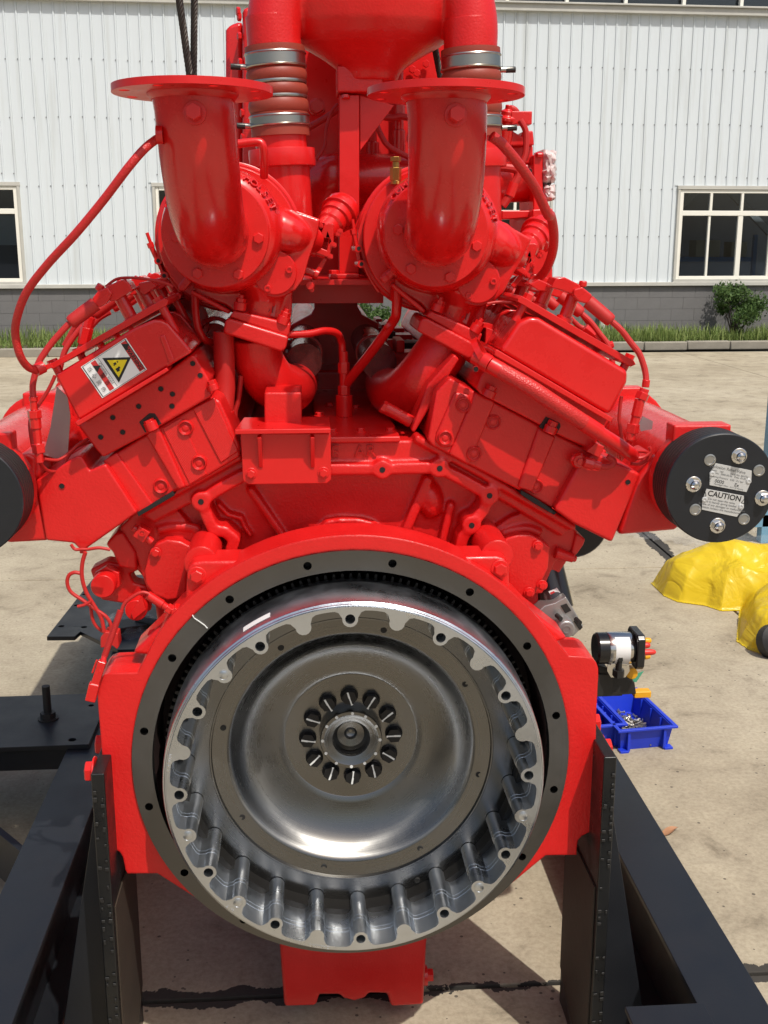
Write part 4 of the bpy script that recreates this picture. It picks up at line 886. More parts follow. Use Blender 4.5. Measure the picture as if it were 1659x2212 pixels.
# ------------------------------------------------------------------ intake manifolds with relief valves
VY, VR = 2.10, .111
vr = P('M', 1557, 1056, VY); vl = Vector((2 * .0865 - vr.x, VY, vr.z))
def manifold(side):
    v = vr if side > 0 else vl
    c, face, hornp = ('C7', [(955, 1392), (1058, 1296), (1140, 1330), (1368, 1438), (1180, 1888), (925, 1762), (800, 1672)], [(1345, 1450), (1440, 1330), (1600, 1270), (1620, 1790), (1585, 1805), (1212, 1838)]) if side > 0 else ('C5', [(232, 1480), (360, 1410), (505, 1318), (535, 1325), (585, 1415), (690, 1372), (898, 1690), (560, 1928), (520, 1932), (480, 1890), (300, 1872)], [(30, 1330), (195, 1300), (240, 1330), (232, 1480), (320, 1870), (50, 1885), (20, 1850)])
    m = bank_prism('intake_manifold', c, face, 2.236, .16, None, .007, seg=3)
    b = MB(); b.prism(PL(c, hornp, 2.25), 2.245, .15); obj('manifold_horn', b, red_cast, m, bev=.02, seg=3)
    b = MB(); b.cyl(Vector((v.x, 2.19, v.z)), Vector((v.x, 4.15, v.z)), .094, n=40); obj('air_pipe', b, red_gloss, m)
    for y0 in (2.185, 2.78, 3.38):
        b = MB(); b.cyl(Vector((v.x, y0, v.z)), Vector((v.x, y0 + .03, v.z)), .112, n=32); b.box(Vector((v.x - side * .015, y0 + .022, v.z + .085)), (.12, .05, .06)); obj('pipe_flange', b, red_cast, m, bev=.004)
    for y0 in (2.5, 2.78, 3.06, 3.34):
        b = MB(); b.prism(PL(c, face, 2.236), y0, .14); obj('runner', b, red_cast, m, bev=.006)
    # relief valve: stacked black rings, a cover plate, nuts and plates
    b = MB()
    for i in range(6): b.lathe(frame(Vector((v.x, VY + .012 + i * .013, v.z)), (0, 1, 0)), [(VR - .006, 0), (VR - .001, .0005), (VR, .002), (VR, .0105), (VR - .001, .012), (VR - .006, .0125)], 56)
    rv = obj('relief_valve', b, black_soft, m)
    b = MB(); b.lathe(frame(Vector((v.x, VY, v.z)), (0, 1, 0)), [(VR - .0022, 0), (VR - .0002, .002), (VR, .011)], 64); obj('cover_disc', b, black_sat, rv)
    ux = Vector((1, 0, 0)); nuts = []
    for i, (x, y) in enumerate(((1258, 408), (1010, 562), (1385, 637), (1140, 787))):
        q = P('D1', x, y, VY); 
        if side < 0:
            q.x = v.x + (q.x - vr.x)
            if q.x > v.x + .02: continue
        bolt(dome_nut, q, FRONT, .0118, rv, 'acorn_nut', spin=i * .3)
    for x, y in ((1100, 430), (1367, 487), (1020, 700), (1285, 752)):
        q = P('D1', x, y, VY)
        if side < 0:
            q.x = v.x + (q.x - vr.x)
            if q.x > v.x + .02: continue
        b = MB(); b.lathe(frame(q, (0, -1, 0)), [(.0118, 0), (.0118, .0012), (.009, .0018), (.008, .0006), (0, .0010)], 20); obj('stud_cap', b, mat('zinc', (.45, .45, .44), .3, .9) if 'zinc' not in bpy.data.materials else bpy.data.materials['zinc'], rv)
    if side > 0:
        for pts, txts, rivs in (([(1130, 447), (1327, 488), (1324, 545), (1298, 605), (1097, 567), (1097, 505)], [('Explosion Relief Valve', 1195, 480, .0085), ('Model    160          Serial No. 034754', 1205, 503, .0052), ('Part No.  0000-00-00   Date  01.02.15', 1207, 517, .0052), ('Opening Pressure   0.05 - 0.1 bar', 1190, 533, .0052), ('CE   0000        Ex', 1165, 551, .0098), ('Hoerbiger Wien   A-1110 Austria', 1200, 575, .0045)], [(1111, 505), (1311, 546)]),
                                 ([(1080, 587), (1284, 625), (1284, 690), (1245, 740), (1055, 700), (1057, 650)], [('⚠CAUTION⚠', 1178, 627, .0155), ('Do not open the valve.', 1163, 653, .0062), ('It is heavily spring loaded.', 1163, 669, .0062), ('In case of any damages or malfunctions', 1163, 686, .0062), ('please contact the manufacturer!', 1160, 702, .0062)], [(1070, 645), (1268, 684)])):
            b = MB(); b.prism(PL('D1', pts, VY), VY - .0014, .002); pl = obj('data_plate', b, plate_alu, rv, bev=.0004, seg=1)
            a = (P('D1', *pts[1], VY) - P('D1', *pts[0], VY)); xv = Vector((a.x, 0, a.z)).normalized(); zv = Vector((-xv.z, 0, xv.x))
            for tx, x, y, sz in txts:
                me = text_mesh(tx, sz, label_black if sz > .009 else grey_ink, 0, sz > .012); M = Matrix((xv, zv, xv.cross(zv))).transposed().to_4x4(); M.translation = P('D1', x, y, VY) + Vector((0, -.0018 - .0, 0)); inst('lettering', me, M, rv)
            for x, y in rivs: q = P('D1', x, y, VY - .0015); b = MB(); b.lathe(frame(q, FRONT), [(.0056, 0), (.005, .0016), (.0028, .0022), (.0026, .0012), (0, .0012)], 16); obj('rivet', b, plate_alu, rv)
    return m
dome_nut = bolt_mesh('acorn_nut', chrome, 1.35, .7, True)
mR = manifold(1); mL = manifold(-1)
tapped('C7', 1281, 1490, 2.236, .0058, mR); tapped('C5', 404, 1516, 2.236 - .001, .0058, mL)
fx = MB(); fx.lathe(frame(P('C7', 955, 1345, 2.24), FRONT), [(.0165, 0), (.0165, .008), (.013, .012), (.013, .018), (.007, .018), (.007, .024), (0, .024)], 22); obj('pressure_port', fx, red_gloss, headR)
fx = MB(); fx.cyl(P('C7', 995, 1358, 2.215), P('C7', 1055, 1375, 2.215), .0115, n=8); fx.cyl(P('C7', 1050, 1372, 2.215), P('C7', 1100, 1388, 2.215), .0092, n=14); obj('sensor_plug', fx, red_gloss, headR, bev=.001)
cable('C7', [(1090, 1385), (1140, 1392), (1180, 1380), (1190, 1350), (1150, 1320)], 2.215, .0095, headR)
fx = MB(); fx.prism(PL('C7', [(1010, 1290), (1070, 1235), (1130, 1260), (1095, 1335)], 2.22), 2.22, .05); obj('lug', fx, red, headR, bev=.002)
fx = MB(); fx.box(P('C5', 545, 1900, 2.27), (.012, .03, .03)); obj('wire_clip', fx, red, mL, bev=.002)
# plates with the sky's reflection painted into their grey-pink base colour
fx = MB(); fx.prism(PL('C5', [(370, 868), (440, 930), (460, 1060), (440, 1335), (360, 1335), (282, 1310), (330, 1130)], 2.30), 2.30, .003); obj('shield_plate', fx, mat('sky_reflection_sheet', (.50, .43, .43), .35, .7, vary=.1), mL)
fx = MB(); fx.prism(PL('D1', [(735, 192), (790, 220), (785, 262), (725, 275), (712, 240)], 2.30), 2.30, .003); obj('shield_plate', fx, bpy.data.materials['sky_reflection_sheet'], mR)
# ------------------------------------------------------------------ braided coolant hose on the right bank
braid = mat('painted_braid', (.55, .02, .018), .42)
_N = braid.node_tree.nodes; _L = braid.node_tree.links; _tc = [n for n in _N if n.type == 'TEX_COORD'][0]
_v = _N.new('ShaderNodeTexVoronoi'); _v.inputs['Scale'].default_value = 300; _b = _N.new('ShaderNodeBump'); _b.inputs['Strength'].default_value = .7; _b.inputs['Distance'].default_value = .0012
_L.new(_tc.outputs['Object'], _v.inputs['Vector']); _L.new(_v.outputs['Distance'], _b.inputs['Height']); _L.new(_b.outputs['Normal'], _N['Principled BSDF'].inputs['Normal'])
def braided(pts, r, parent, name='braided_hose', n=16, turns=90):
    core = MB(); core.tube(pts, r, n, 8); h = obj(name, core, braid, parent); return h
YQ = 2.155
hz = braided([P('C7', 450, 762, YQ + .02), P('C7', 640, 870, YQ), P('C7', 830, 995, YQ), P('C7', 1000, 1105, YQ + .01)], .0163, eng)
fx = MB(); fx.cyl(P('C7', 272, 665, YQ + .05), P('C7', 340, 700, YQ + .04), .0150, n=20); fx.cyl(P('C7', 335, 695, YQ + .04), P('C7', 385, 725, YQ + .03), .0180, n=20); fx.cyl(P('C7', 380, 722, YQ + .03), P('C7', 460, 768, YQ + .02), .0168, n=20); obj('hose_end', fx, red, hz, bev=.0015)
fx = MB(); fx.cyl(P('C7', 990, 1100, YQ + .01), P('C7', 1090, 1165, YQ + .02), .0172, n=20); fx.tube([P('C7', 1080, 1160, YQ + .02), P('C7', 1200, 1235, YQ + .03), P('C7', 1280, 1290, YQ + .045), P('C7', 1312, 1318, YQ + .09)], .0142, 18); obj('hose_end', fx, red, hz)
fx = MB(); fx.ring(frame(P('C7', 325, 650, YQ + .06), (.75, -.2, .45)), [(.030, -.006), (.034, -.006), (.034, .006), (.030, .006)], 28); obj('hose_clamp', fx, red, hz)
# braided hoses from the exhaust elbows
hl = [P('D8', 975, 865, 2.02), P('D8', 900, 925, 2.00), P('D8', 800, 1040, 1.99), P('D8', 640, 1250, 2.0), P('D8', 470, 1455, 2.01), P('D8', 300, 1640, 2.03), P('D8', 170, 1810, 2.05), P('D8', 110, 1960, 2.07), P('D8', 95, 2080, 2.09), P('C5', 130, 660, 2.10), P('C5', 180, 735, 2.12), P('C5', 240, 762, 2.14)]
h1 = braided(hl, .0074, eng)
fx = MB(); fx.cyl(P('C1', 362, 792, 2.02), P('C1', 322, 792, 2.02), .0155, n=18); obj('hose_end', fx, red, h1)
fx = MB(); fx.cyl(P('C5', 235, 760, 2.14), P('C5', 285, 735, 2.15), .012, n=12); fx.prism(PL('C5', [(255, 742), (330, 712), (345, 740), (270, 775)], 2.145), 2.145, .006); obj('hose_bracket', fx, red, h1, bev=.001)
h2 = braided([P('C2', 890, 890, 2.05), P('C2', 960, 945, 2.06), P('C2', 1080, 1090, 2.09), P('C2', 1180, 1240, 2.13), P('C2', 1255, 1400, 2.17), P('C4', 1462, 380, 2.22), P('C4', 1480, 490, 2.26), P('C4', 1470, 600, 2.30), P('C4', 1430, 700, 2.34), P('C4', 1370, 765, 2.38)], .0095, eng)
# ------------------------------------------------------------------ turbochargers
TX, TZ = -.171, EYE + .017
def turbo(D, rot):
    c = Vector((TX, 0, TZ)); TR = Matrix.Translation(Vector((D, 0, 0))) @ Matrix.Translation(c) @ Matrix.Rotation(R(rot), 4, 'Y') @ Matrix.Translation(-c)
    TS = Matrix.Translation(Vector((D, 0, 0)))
    A = Matrix(((1, 0, 0, TX), (0, 0, 1, 0), (0, 1, 0, TZ), (0, 0, 0, 1)))
    A2 = A.copy(); A2[0][3] = TX + .013; A2[2][3] = TZ - .008
    body = MB(TR)
    def mult(t): return 1 + .09 * math.cos(t - R(28))
    body.lathe(A, [(0, 2.300), (.088, 2.300), (.100, 2.303), (.110, 2.310), (.117, 2.322), (.122, 2.340), (.1245, 2.365), (.1245, 2.39), (.120, 2.43), (.116, 2.455), (.116, 2.488), (0, 2.488)], 64, mult)
    body.prism(PL('C3', [(850, 330), (1080, 372), (1120, 395), (1262, 442), (1256, 470), (1235, 560), (1190, 690), (1150, 830), (1095, 905), (900, 880), (700, 700)], 2.38), 2.362, .122)
    def qq(x, y, Y): return P('C3', x, y, Y)
    body.tube([qq(900, 470, 2.38), qq(1060, 530, 2.37), qq(1150, 560, 2.39), qq(1225, 580, 2.42)], [.05, .040, .030, .026], 24, 4)
    body.tube([qq(880, 760, 2.40), qq(900, 900, 2.43), qq(880, 1050, 2.44)], [.060, .058, .060], 24, 4)
    body.prism(PL('C3', [(430, 870), (560, 850), (800, 770), (1080, 850), (1075, 1060), (1060, 1110), (690, 1040), (640, 1000), (440, 930)], 2.39), 2.395, .095)
    tb = cast('turbocharger', body, red_gloss, eng, .0028, 7)
    b = MB(TR); b.lathe(A2, [(0, 2.462), (.147, 2.462), (.1495, 2.465), (.1495, 2.492), (.146, 2.494), (0, 2.494)], 64); obj('turbine_flange', b, red_gloss, tb, bev=0)
    b = MB(TR); b.ring(A2, [(.1455, 2.496), (.154, 2.496), (.1575, 2.50), (.1575, 2.522), (.154, 2.526), (.1455, 2.526)], 64); b.ring(A2, [(.1575, 2.504), (.1595, 2.505), (.1595, 2.517), (.1575, 2.518)], 64); cb = obj('clamp_band', b, red, tb)
    b = MB(TR); b.lathe(A2, [(0, 2.527), (.150, 2.527), (.1495, 2.56), (.135, 2.57), (.125, 2.60), (.135, 2.63), (.15, 2.65), (.155, 2.70), (.15, 2.75), (.12, 2.79), (.10, 2.80), (.10, 2.88), (0, 2.88)], 56); obj('compressor_housing', b, red_gloss, tb)
    # clamp T-bolt at the left of the band
    def q(x, y, Y): return P('C3', x, y, Y)
    b = MB(TR)
    b.prism([(v.x, v.z) for v in (q(195, 470, 2.5), q(212, 475, 2.5), q(206, 560, 2.5), q(235, 720, 2.5), q(215, 730, 2.5), q(185, 600, 2.5))], 2.49, .022)
    b.cyl(q(130, 525, 2.495), q(165, 620, 2.495), .0037, n=10); b.hexa(q(148, 590, 2.495), q(160, 622, 2.495), .0072); b.cyl(q(160, 620, 2.495), q(200, 705, 2.495), .0055, n=12); b.cyl(q(203, 708, 2.478), q(203, 708, 2.52), .0085, n=18)
    b.cyl(q(243, 806, 2.478), q(243, 806, 2.52), .0085, n=18); b.bar(q(205, 715, 2.5), q(240, 800, 2.5), .02, .006)
    b.tube([q(262, 770, 2.5), q(290, 830, 2.5), q(345, 900, 2.5), q(410, 965, 2.5)], .004, 8); obj('clamp_bolt', b, red, cb)
    for x, y in ((203, 708), (243, 806)): b = MB(TR); v = q(x, y, 2.477); b.lathe(frame(v, (0, 1, 0)), [(0, 0), (.0042, 0), (.0042, .004)], 14); obj('eye_hole', b, dark_hole, cb)
    # gas duct towards the wastegate, and the foot
    b = MB(TR); b.prism(PL('C3', [(1095, 375), (1265, 437), (1260, 470), (1245, 500), (1110, 440)], 2.42), 2.42, .07); obj('duct_lip', b, red_gloss, tb, bev=.004)
    ft = tb
    b = MB(TR); b.strip(PL('C3', [(360, 880), (430, 790)], 2.375), .016, 2.372, .05); b.strip(PL('C3', [(430, 915), (660, 1040)], 2.38), .009, 2.376, .05); obj('foot_rib', b, red_cast, ft, bev=.003)
    b = MB(TR); b.prism(PL('C3', [(668, 1075), (700, 1030), (1070, 1118), (1062, 1178), (1050, 1205)], 2.36), 2.355, .17); obj('upper_flange', b, red_cast, ft, bev=.004)
    b = MB(TR); b.prism(PL('C3', [(640, 1100), (665, 1078), (1058, 1200), (1038, 1280), (1010, 1300), (630, 1178)], 2.358), 2.345, .19); fl = obj('manifold_flange', b, red_cast, ft, bev=.006)
    for (x0, y0, x1, y1) in ((735, 1030, 742, 980), (1012, 1120, 1030, 1070)):
        b = MB(TR); a, e = q(x0, y0, 2.36), q(x1, y1, 2.36); d = e - a; b.cyl(a, e, .0132, n=18); b.hexa(e, e + d * .55, .0105); b.cyl(e + d * .5, e + d * .95, .0052, n=12); obj('stud_nut', b, red, ft, bev=.0008)
    # pale hand-marked patch on the foot
    b = MB(TR); b.prism(PL('C3', [(835, 965), (975, 995), (965, 1075), (860, 1040), (825, 1000)], 2.384), 2.3835, .003); obj('bare_patch', b, mat('thin_paint_patch', (.52, .13, .12), .45) if 'thin_paint_patch' not in bpy.data.materials else bpy.data.materials['thin_paint_patch'], ft)
    me = text_mesh('1-101', .020, label_red_dark, 0); v = q(895, 1020, 2.3825); inst('lettering', me, TR @ Matrix.Translation(v + Vector((0, -.0015, 0))) @ Matrix.Rotation(PI / 2, 4, 'X') @ Matrix.Rotation(R(-9), 4, 'Z'), ft)
    # wastegate inspection cover with three cap screws
    b = MB(TR); v = q(965, 785, 2.35); b.lathe(frame(v, (0, 1, 0)), [(0, 0), (.0435, 0), (.0455, .002), (.0455, .016)], 40); b.lathe(frame(v + Vector((0, .0165, 0)), (0, 1, 0)), [(0, 0), (.050, 0), (.052, .003), (.056, .06)], 40); ic = obj('inspection_cover', b, red_gloss, tb)
    for x, y in ((888, 700), (1060, 767), (918, 888)): v = TR @ q(x, y, 2.35); bolt(sock_red, v, FRONT, .0072, ic, 'cap_screw')
    # raised maker's lettering round the volute
    word = 'HOLSET'; a0, a1 = 58, 24
    for i, ch in enumerate(word):
        a = R(a0 + (a1 - a0) * i / 5); rr = .1125 * mult(a); v = Vector((TX + rr * math.cos(a), 2.3138, TZ + rr * math.sin(a))); rv = Vector((math.cos(a), 0, math.sin(a))); xv = Vector((math.sin(a), 0, -math.cos(a)))
        tilt = Quaternion(xv, R(-46)); zv = tilt @ FRONT; yv = zv.cross(xv); M = Matrix((xv, yv, zv)).transposed().to_4x4(); M.translation = v
        inst('lettering', text_mesh(ch, .0225, red_gloss, .0045, True), TR @ M, tb)
    word = 'CUMMINS'; a0, a1 = 150, 102
    for i, ch in enumerate(word):
        a = R(a0 + (a1 - a0) * i / 6); rr = .1125 * mult(a); v = Vector((TX + rr * math.cos(a), 2.3138, TZ + rr * math.sin(a))); xv = Vector((math.sin(a), 0, -math.cos(a)))
        tilt = Quaternion(xv, R(-46)); zv = tilt @ FRONT; yv = zv.cross(xv); M = Matrix((xv, yv, zv)).transposed().to_4x4(); M.translation = v
        inst('lettering', text_mesh(ch, .0215, red_gloss, .0045, True), TR @ M, tb)
    # wastegate actuator can and linkage
    ax = Vector((.42, .55, .50)).normalized()
    b = MB(TR); v = q(1330, 470, 2.50); b.lathe(frame(v, ax), [(0, -.03), (.026, -.03), (.026, -.005), (.031, 0), (.031, .018), (.036, .020), (.036, .036), (.0425, .038), (.0425, .043), (.040, .046), (.040, .060), (.034, .070), (.012, .074), (0, .074)], 32); obj('wastegate_actuator', b, red_gloss, tb)
    b = MB(TR); pts = PL('C3', [(1290, 470), (1318, 462), (1355, 470), (1350, 600), (1318, 690), (1215, 650), (1232, 600)], 2.44)
    inn = PL('C3', [(1278, 560), (1318, 562), (1305, 640), (1262, 622)], 2.44); b.prism(pts, 2.44, .045, VERT, [inn]); lk = obj('actuator_bracket', b, red_gloss, tb, bev=.002)
    b = MB(TR); b.cyl(q(1180, 640, 2.45), q(1235, 650, 2.45), .0115, n=18); b.cyl(q(1240, 655, 2.45), q(1295, 670, 2.45), .0085, n=14); b.cyl(q(1155, 765, 2.45), q(1230, 795, 2.45), .0088, n=16); b.cyl(q(1225, 790, 2.45), q(1250, 800, 2.45), .0115, n=16); obj('linkage_pin', b, red_gloss, lk)
    b = MB(TR); b.strip(PL('C3', [(1205, 900), (1225, 820), (1290, 700)], 2.46), .010, 2.452, .010); b.cyl(q(1195, 870, 2.44), q(1195, 870, 2.47), .009, n=14); obj('linkage_arm', b, red_gloss, lk, bev=.001)
    for x, y in ((1265, 478), (1382, 535), (1352, 605), (1328, 680), (1392, 515)): b = MB(TR); b.hexa(q(x, y, 2.435), q(x, y, 2.455), .0066); b.cyl(q(x, y, 2.428), q(x, y, 2.436), .0034, n=8); obj('nut', b, red, lk)
    # outlet elbow
    b = MB(TS); yb = 2.055; pts = [Vector((TX, 2.30, TZ)), Vector((TX, 2.272, TZ))]
    rad = .205
    for i in range(11):
        a = R(90 * i / 10); pts.append(Vector((TX - .001 * i, yb + rad + .0 - rad * math.sin(a) + (2.272 - yb - rad) * (1 - i / 10), TZ + rad - rad * math.cos(a))))
    pts += [Vector((TX - .013, yb, EYE + .247))]
    b.tube(pts, [.0665 + .004 * i / (len(pts) - 1) for i in range(len(pts))], 48, 1); el = obj('exhaust_elbow', b, red_gloss, tb)
    fz = EYE + .248
    b = MB(TS); hs = [circ(TX - .013 + .119 * math.cos(R(22.5 + 45 * i)), yb + .119 * math.sin(R(22.5 + 45 * i)), .0095, 14) for i in range(8)]
    b.prism(circ(TX - .013, yb, .138, 72), fz, .0125, Matrix.Identity(4), hs + [circ(TX - .013, yb, .064, 40)]); obj('elbow_flange', b, red, el, bev=.0015)
    b = MB(TS); b.ring(Matrix.Translation((TX - .013, yb, fz)), [(.0705, -.009), (.072, -.010), (.0785, -.003), (.079, .0), (.0705, 0)], 48); obj('weld_bead', b, red, el)
    b = MB(TS); v = P('C1', 548, 665, yb - .068); b.cyl(Vector((v.x, yb - .05, v.z)), Vector((v.x, yb - .076, v.z)), .0195, n=24); b.hexa(Vector((v.x, yb - .075, v.z)), Vector((v.x, yb - .100, v.z)), .0138); obj('pipe_plug', b, red, el, bev=.001)
    b = MB(TR); b.lathe(A, [(0, 2.286), (.1045, 2.286), (.1065, 2.288), (.1065, 2.303), (0, 2.303)], 56); ef = obj('elbow_mount_flange', b, red_gloss, el)
    for x, y in ((320, 552), (462, 790), (728, 797), (860, 562)): v = TR @ q(x, y, 2.286); bolt(bolt_red_nw, v, FRONT, .0112, el)
    return tb
label_red_dark = mat('pen_mark', (.16, .01, .015), .5)
t1_ = turbo(0, 0); t2_ = turbo(.44, 10.3)
b = MB(); v = P('C4', 540, 190, 2.45); b.cyl(v, v + Vector((0, 0, .008)), .011, n=18); b.hexa(v + Vector((0, 0, .008)), v + Vector((0, 0, .034)), .0125); b.cyl(v + Vector((0, 0, .034)), v + Vector((0, 0, .046)), .0075, n=14); b.hexa(v + Vector((0, 0, .046)), v + Vector((0, 0, .056)), .0115); obj('brass_fitting', b, brass, t2_, bev=.0008)
# oil drain and feed lines under the turbos
def pipe(pts, r, parent=eng, m=None, name='oil_pipe', n=14):
    b = MB(); b.tube(pts, r, n, 6); return obj(name, b, m or red, parent)
pipe([P('C3', 445, 930, 2.42), P('C3', 450, 1060, 2.42), P('C3', 470, 1160, 2.42), P('C3', 520, 1230, 2.43), P('C3', 600, 1240, 2.46)], .0082, t1_)
pipe([P('C4', 545, 770, 2.44), P('C4', 545, 940, 2.44), P('C4', 520, 1010, 2.46), P('C4', 400, 1180, 2.50), P('C6', 850, 470, 2.56), P('C6', 835, 520, 2.57)], .0110, t2_)
pipe([P('C3', 1020, 1190, 2.48), P('C3', 1180, 1185, 2.50), P('C3', 1290, 1165, 2.52), P('C3', 1370, 1180, 2.54), P('C3', 1402, 1240, 2.56), P('C3', 1408, 1330, 2.56), P('C6', 840, 560, 2.56)], .0082, t1_)
b = MB(); v = P('C6', 838, 690, 2.56); b.cyl(Vector((v.x, v.y, vz)), Vector((v.x, v.y, vz + .05)), .0195, n=20); b.hexa(Vector((v.x, v.y, vz + .05)), Vector((v.x, v.y, vz + .072)), .0145); b.cyl(Vector((v.x, v.y, vz + .07)), Vector((v.x, v.y, vz + .15)), .0100, n=14); b.hexa(Vector((v.x, v.y, vz + .10)), Vector((v.x, v.y, vz + .125)), .0138); obj('oil_union', b, red, deck, bev=.0015)
b = MB(); b.cyl(P('C4', 545, 880, 2.44), P('C4', 545, 820, 2.44), .0125, n=6); b.ring(frame(P('C4', 500, 1030, 2.46), (.6, -.3, -.8)), [(.0105, -.004), (.013, -.004), (.013, .004), (.0105, .004)], 18); obj('pipe_nut', b, red, t2_)
# long dark hose with the clip beside the left exhaust bend
hs = pipe([P('C6', 120, 160, 2.40), P('C6', 125, 330, 2.40), P('C6', 128, 500, 2.40), P('C6', 125, 640, 2.39), P('C6', 128, 740, 2.38)], [.0215, .0225, .0225, .0195, .0185], eng, red_hose, 'sleeved_hose', 18)
b = MB(); v = P('C6', 125, 648, 2.39); b.ring(frame(v, (0, 0, 1)), [(.0195, -.007), (.022, -.007), (.022, .007), (.0195, .007)], 24); b.box(v + Vector((.008, -.023, 0)), (.022, .010, .018)); obj('hose_clip', b, red, hs, bev=.001)
pipe([P('C6', 128, 740, 2.38), P('C6', 150, 810, 2.37), P('C6', 195, 875, 2.36), P('C6', 200, 900, 2.36)], .0115, hs)
cable('C6', [(225, 420), (210, 560), (190, 640), (190, 720)], 2.42, .009, hs)
# ------------------------------------------------------------------ exhaust bends and the manifolds running back down the valley
def ebend(pts, r, parent):
    b = MB(); b.tube(pts, r, 40, 8); return obj('exhaust_bend', b, red_cast, parent)
eb = ebend([P('C6', 310, 190, 2.44), P('C6', 330, 330, 2.45), P('C6', 400, 450, 2.47), P('C6', 490, 500, 2.53), P('C6', 545, 480, 2.65), P('C6', 575, 430, 2.85)], [.054, .055, .056, .057, .053, .045], eng)
b = MB(); b.prism(PL('C6', [(362, 520), (585, 520), (586, 714), (364, 716)], 2.30), 2.30, .13); obj('support_block', b, red_cast, eb, bev=.004)
eb2 = ebend([P('C6', 1440, 240, 2.43), P('C6', 1365, 350, 2.43), P('C6', 1285, 455, 2.44), P('C6', 1200, 525, 2.49), P('C6', 1115, 515, 2.61), P('C6', 1065, 450, 2.82)], [.056, .057, .059, .060, .054, .045], eng)
b = MB(); b.prism(PL('C6', [(1240, 760), (1262, 770), (1530, 330), (1500, 300), (1340, 480)], 2.30), 2.32, .12); obj('bend_flange', b, red_cast, eb2, bev=.004)
b = MB(); b.cyl(P('C6', 1080, 610, 2.36), P('C6', 1235, 695, 2.36), .0135, n=20); b.hexa(P('C6', 1060, 600, 2.36), P('C6', 1085, 615, 2.36), .0145); obj('flange_bolt', b, red, eb2, bev=.001)
wrap = mat('dark_heat_foil', (.17, .035, .035), .22, .75, vary=.7, vscale=18, bump=(30, .4, .004))
for px, py, sgn, pr in ((600, 330, 1, eb), (1040, 330, -1, eb2)):
    a = P('C6', px, py, 2.66)
    b = MB(); b.cyl(a, a + Vector((0, 1.5, .02)), .040, n=32); ml = obj('exhaust_manifold', b, red, pr)
    b = MB(); b.cyl(a + Vector((0, -.02, 0)), a + Vector((0, .16, 0)), .0425, n=32); b.cyl(a + Vector((0, .22, 0)), a + Vector((0, .55, .005)), .0425, n=32); obj('heat_wrap', b, wrap, ml)
    for y0 in (.17, .57, .8):
        b = MB(); b.ring(frame(a + Vector((0, y0, 0)), (0, 1, 0)), [(.041, 0), (.047, 0), (.047, .02), (.041, .02)], 32); b.box(a + Vector((-sgn * .050, y0 + .01, .02)), (.03, .03, .03)); obj('band_clamp', b, red_gloss, ml)
    for y0 in (-.02, .25, .5, .75):
        b = MB(); b.box(a + Vector((-sgn * .075, y0 + .1, -.02)), (.12, .09, .07)); b.box(a + Vector((-sgn * .055, y0 + .1, .03)), (.02, .12, .03)); obj('port_flange', b, black_soft if y0 == .25 else red_cast, ml, bev=.003)
# ------------------------------------------------------------------ air hoses, crossover pipe
def coupling(D):
    x0, z0 = 593.7, 100; T = Matrix.Translation(Vector((D, 0, 0))); Y = 2.66
    cpx = [(277, 1016), (405, 1019), (490, 1028), (575, 1040), (680, 1050), (750, 1052), (800, 1051), (880, 1052), (980, 1052), (1250, 1060)]
    A0 = P('C1', 1016, 277, Y); A1 = P('C1', 1052, 800, Y); ax = (A0 - A1).normalized(); Mx = frame(A1, ax)
    k = .3677
    def w(y): v = P('C1', 1030, y, Y); return (v - A1).dot(ax)
    s = lambda r: r * .3677 / F_PX * 2.49
    rub = MB(T); prof = [(s(172), w(805)), (s(172), w(755)), (s(172), w(682)), (s(173), w(672))]
    for ya, yb_ in ((668, 586), (572, 500), (486, 408)):
        for i in range(9): t = i / 8; prof.append((s(166 + 13 * math.sin(PI * t) ** .7), w(ya + (yb_ - ya) * t)))
    prof += [(s(175), w(402)), (s(175), w(312)), (s(176), w(304)), (s(175), w(278))]
    rub.lathe(Mx, prof, 44); h = obj('silicone_coupling', rub, rubber_red, eng)
    for ya, yb_ in ((748, 682), (402, 315)):
        b = MB(T); b.ring(Mx, [(s(172), w(ya)), (s(180), w(ya)), (s(183), w(ya - 7)), (s(176), w(ya - 13)), (s(176), w(yb_ + 13)), (s(183), w(yb_ + 7)), (s(180), w(yb_)), (s(172), w(yb_))], 44)
        sg = -1 if D == 0 else 1
        c = A1 + ax * w(ya - 2) + Vector((sg * s(172), -.01, 0)); b.cyl(c, c + Vector((sg * .030, 0, .001)), .0062, n=12)
        obj('band_clamp', b, [steel_clamp], h)
        b = MB(T); b.cyl(c + Vector((sg * .012, 0, 0)), c + Vector((sg * .034, 0, .001)), .0066, n=10); obj('clamp_screw', b, black_soft, h)
    for yy in (490, 577): b = MB(T); b.ring(Mx, [(s(163), w(yy) - .003), (s(174), w(yy) - .003), (s(176), w(yy)), (s(174), w(yy) + .003), (s(163), w(yy) + .003)], 44); obj('wire_ring', b, steel_clamp, h)
    b = MB(T); b.lathe(Mx, [(s(160), w(1500)), (s(160), w(985)), (s(196), w(983)), (s(198), w(975)), (s(198), w(888)), (s(196), w(880)), (s(152), w(878)), (s(152), w(800))], 44); obj('compressor_outlet', b, red, h)
    b = MB(T); b.lathe(Mx, [(s(157), w(282)), (s(157), w(100))], 40); obj('pipe_stub', b, red_cast, h)
    return h
coupling(0); coupling(.44)
A0 = P('C1', 1016, 277, 2.66); tp = A0 + Vector((0, 0, .0))
xo = MB(); zc = A0.z; xm = A0.x + .22
rr = .158 * 0 + 157 * .3677 / F_PX * 2.49
L_ = [A0 + Vector((0, 0, -.01)), A0 + Vector((.0, 0, .05)), A0 + Vector((.011, .004, .105)), A0 + Vector((.036, .01, .155)), A0 + Vector((.09, .02, .19)), A0 + Vector((.22, .04, .19))]
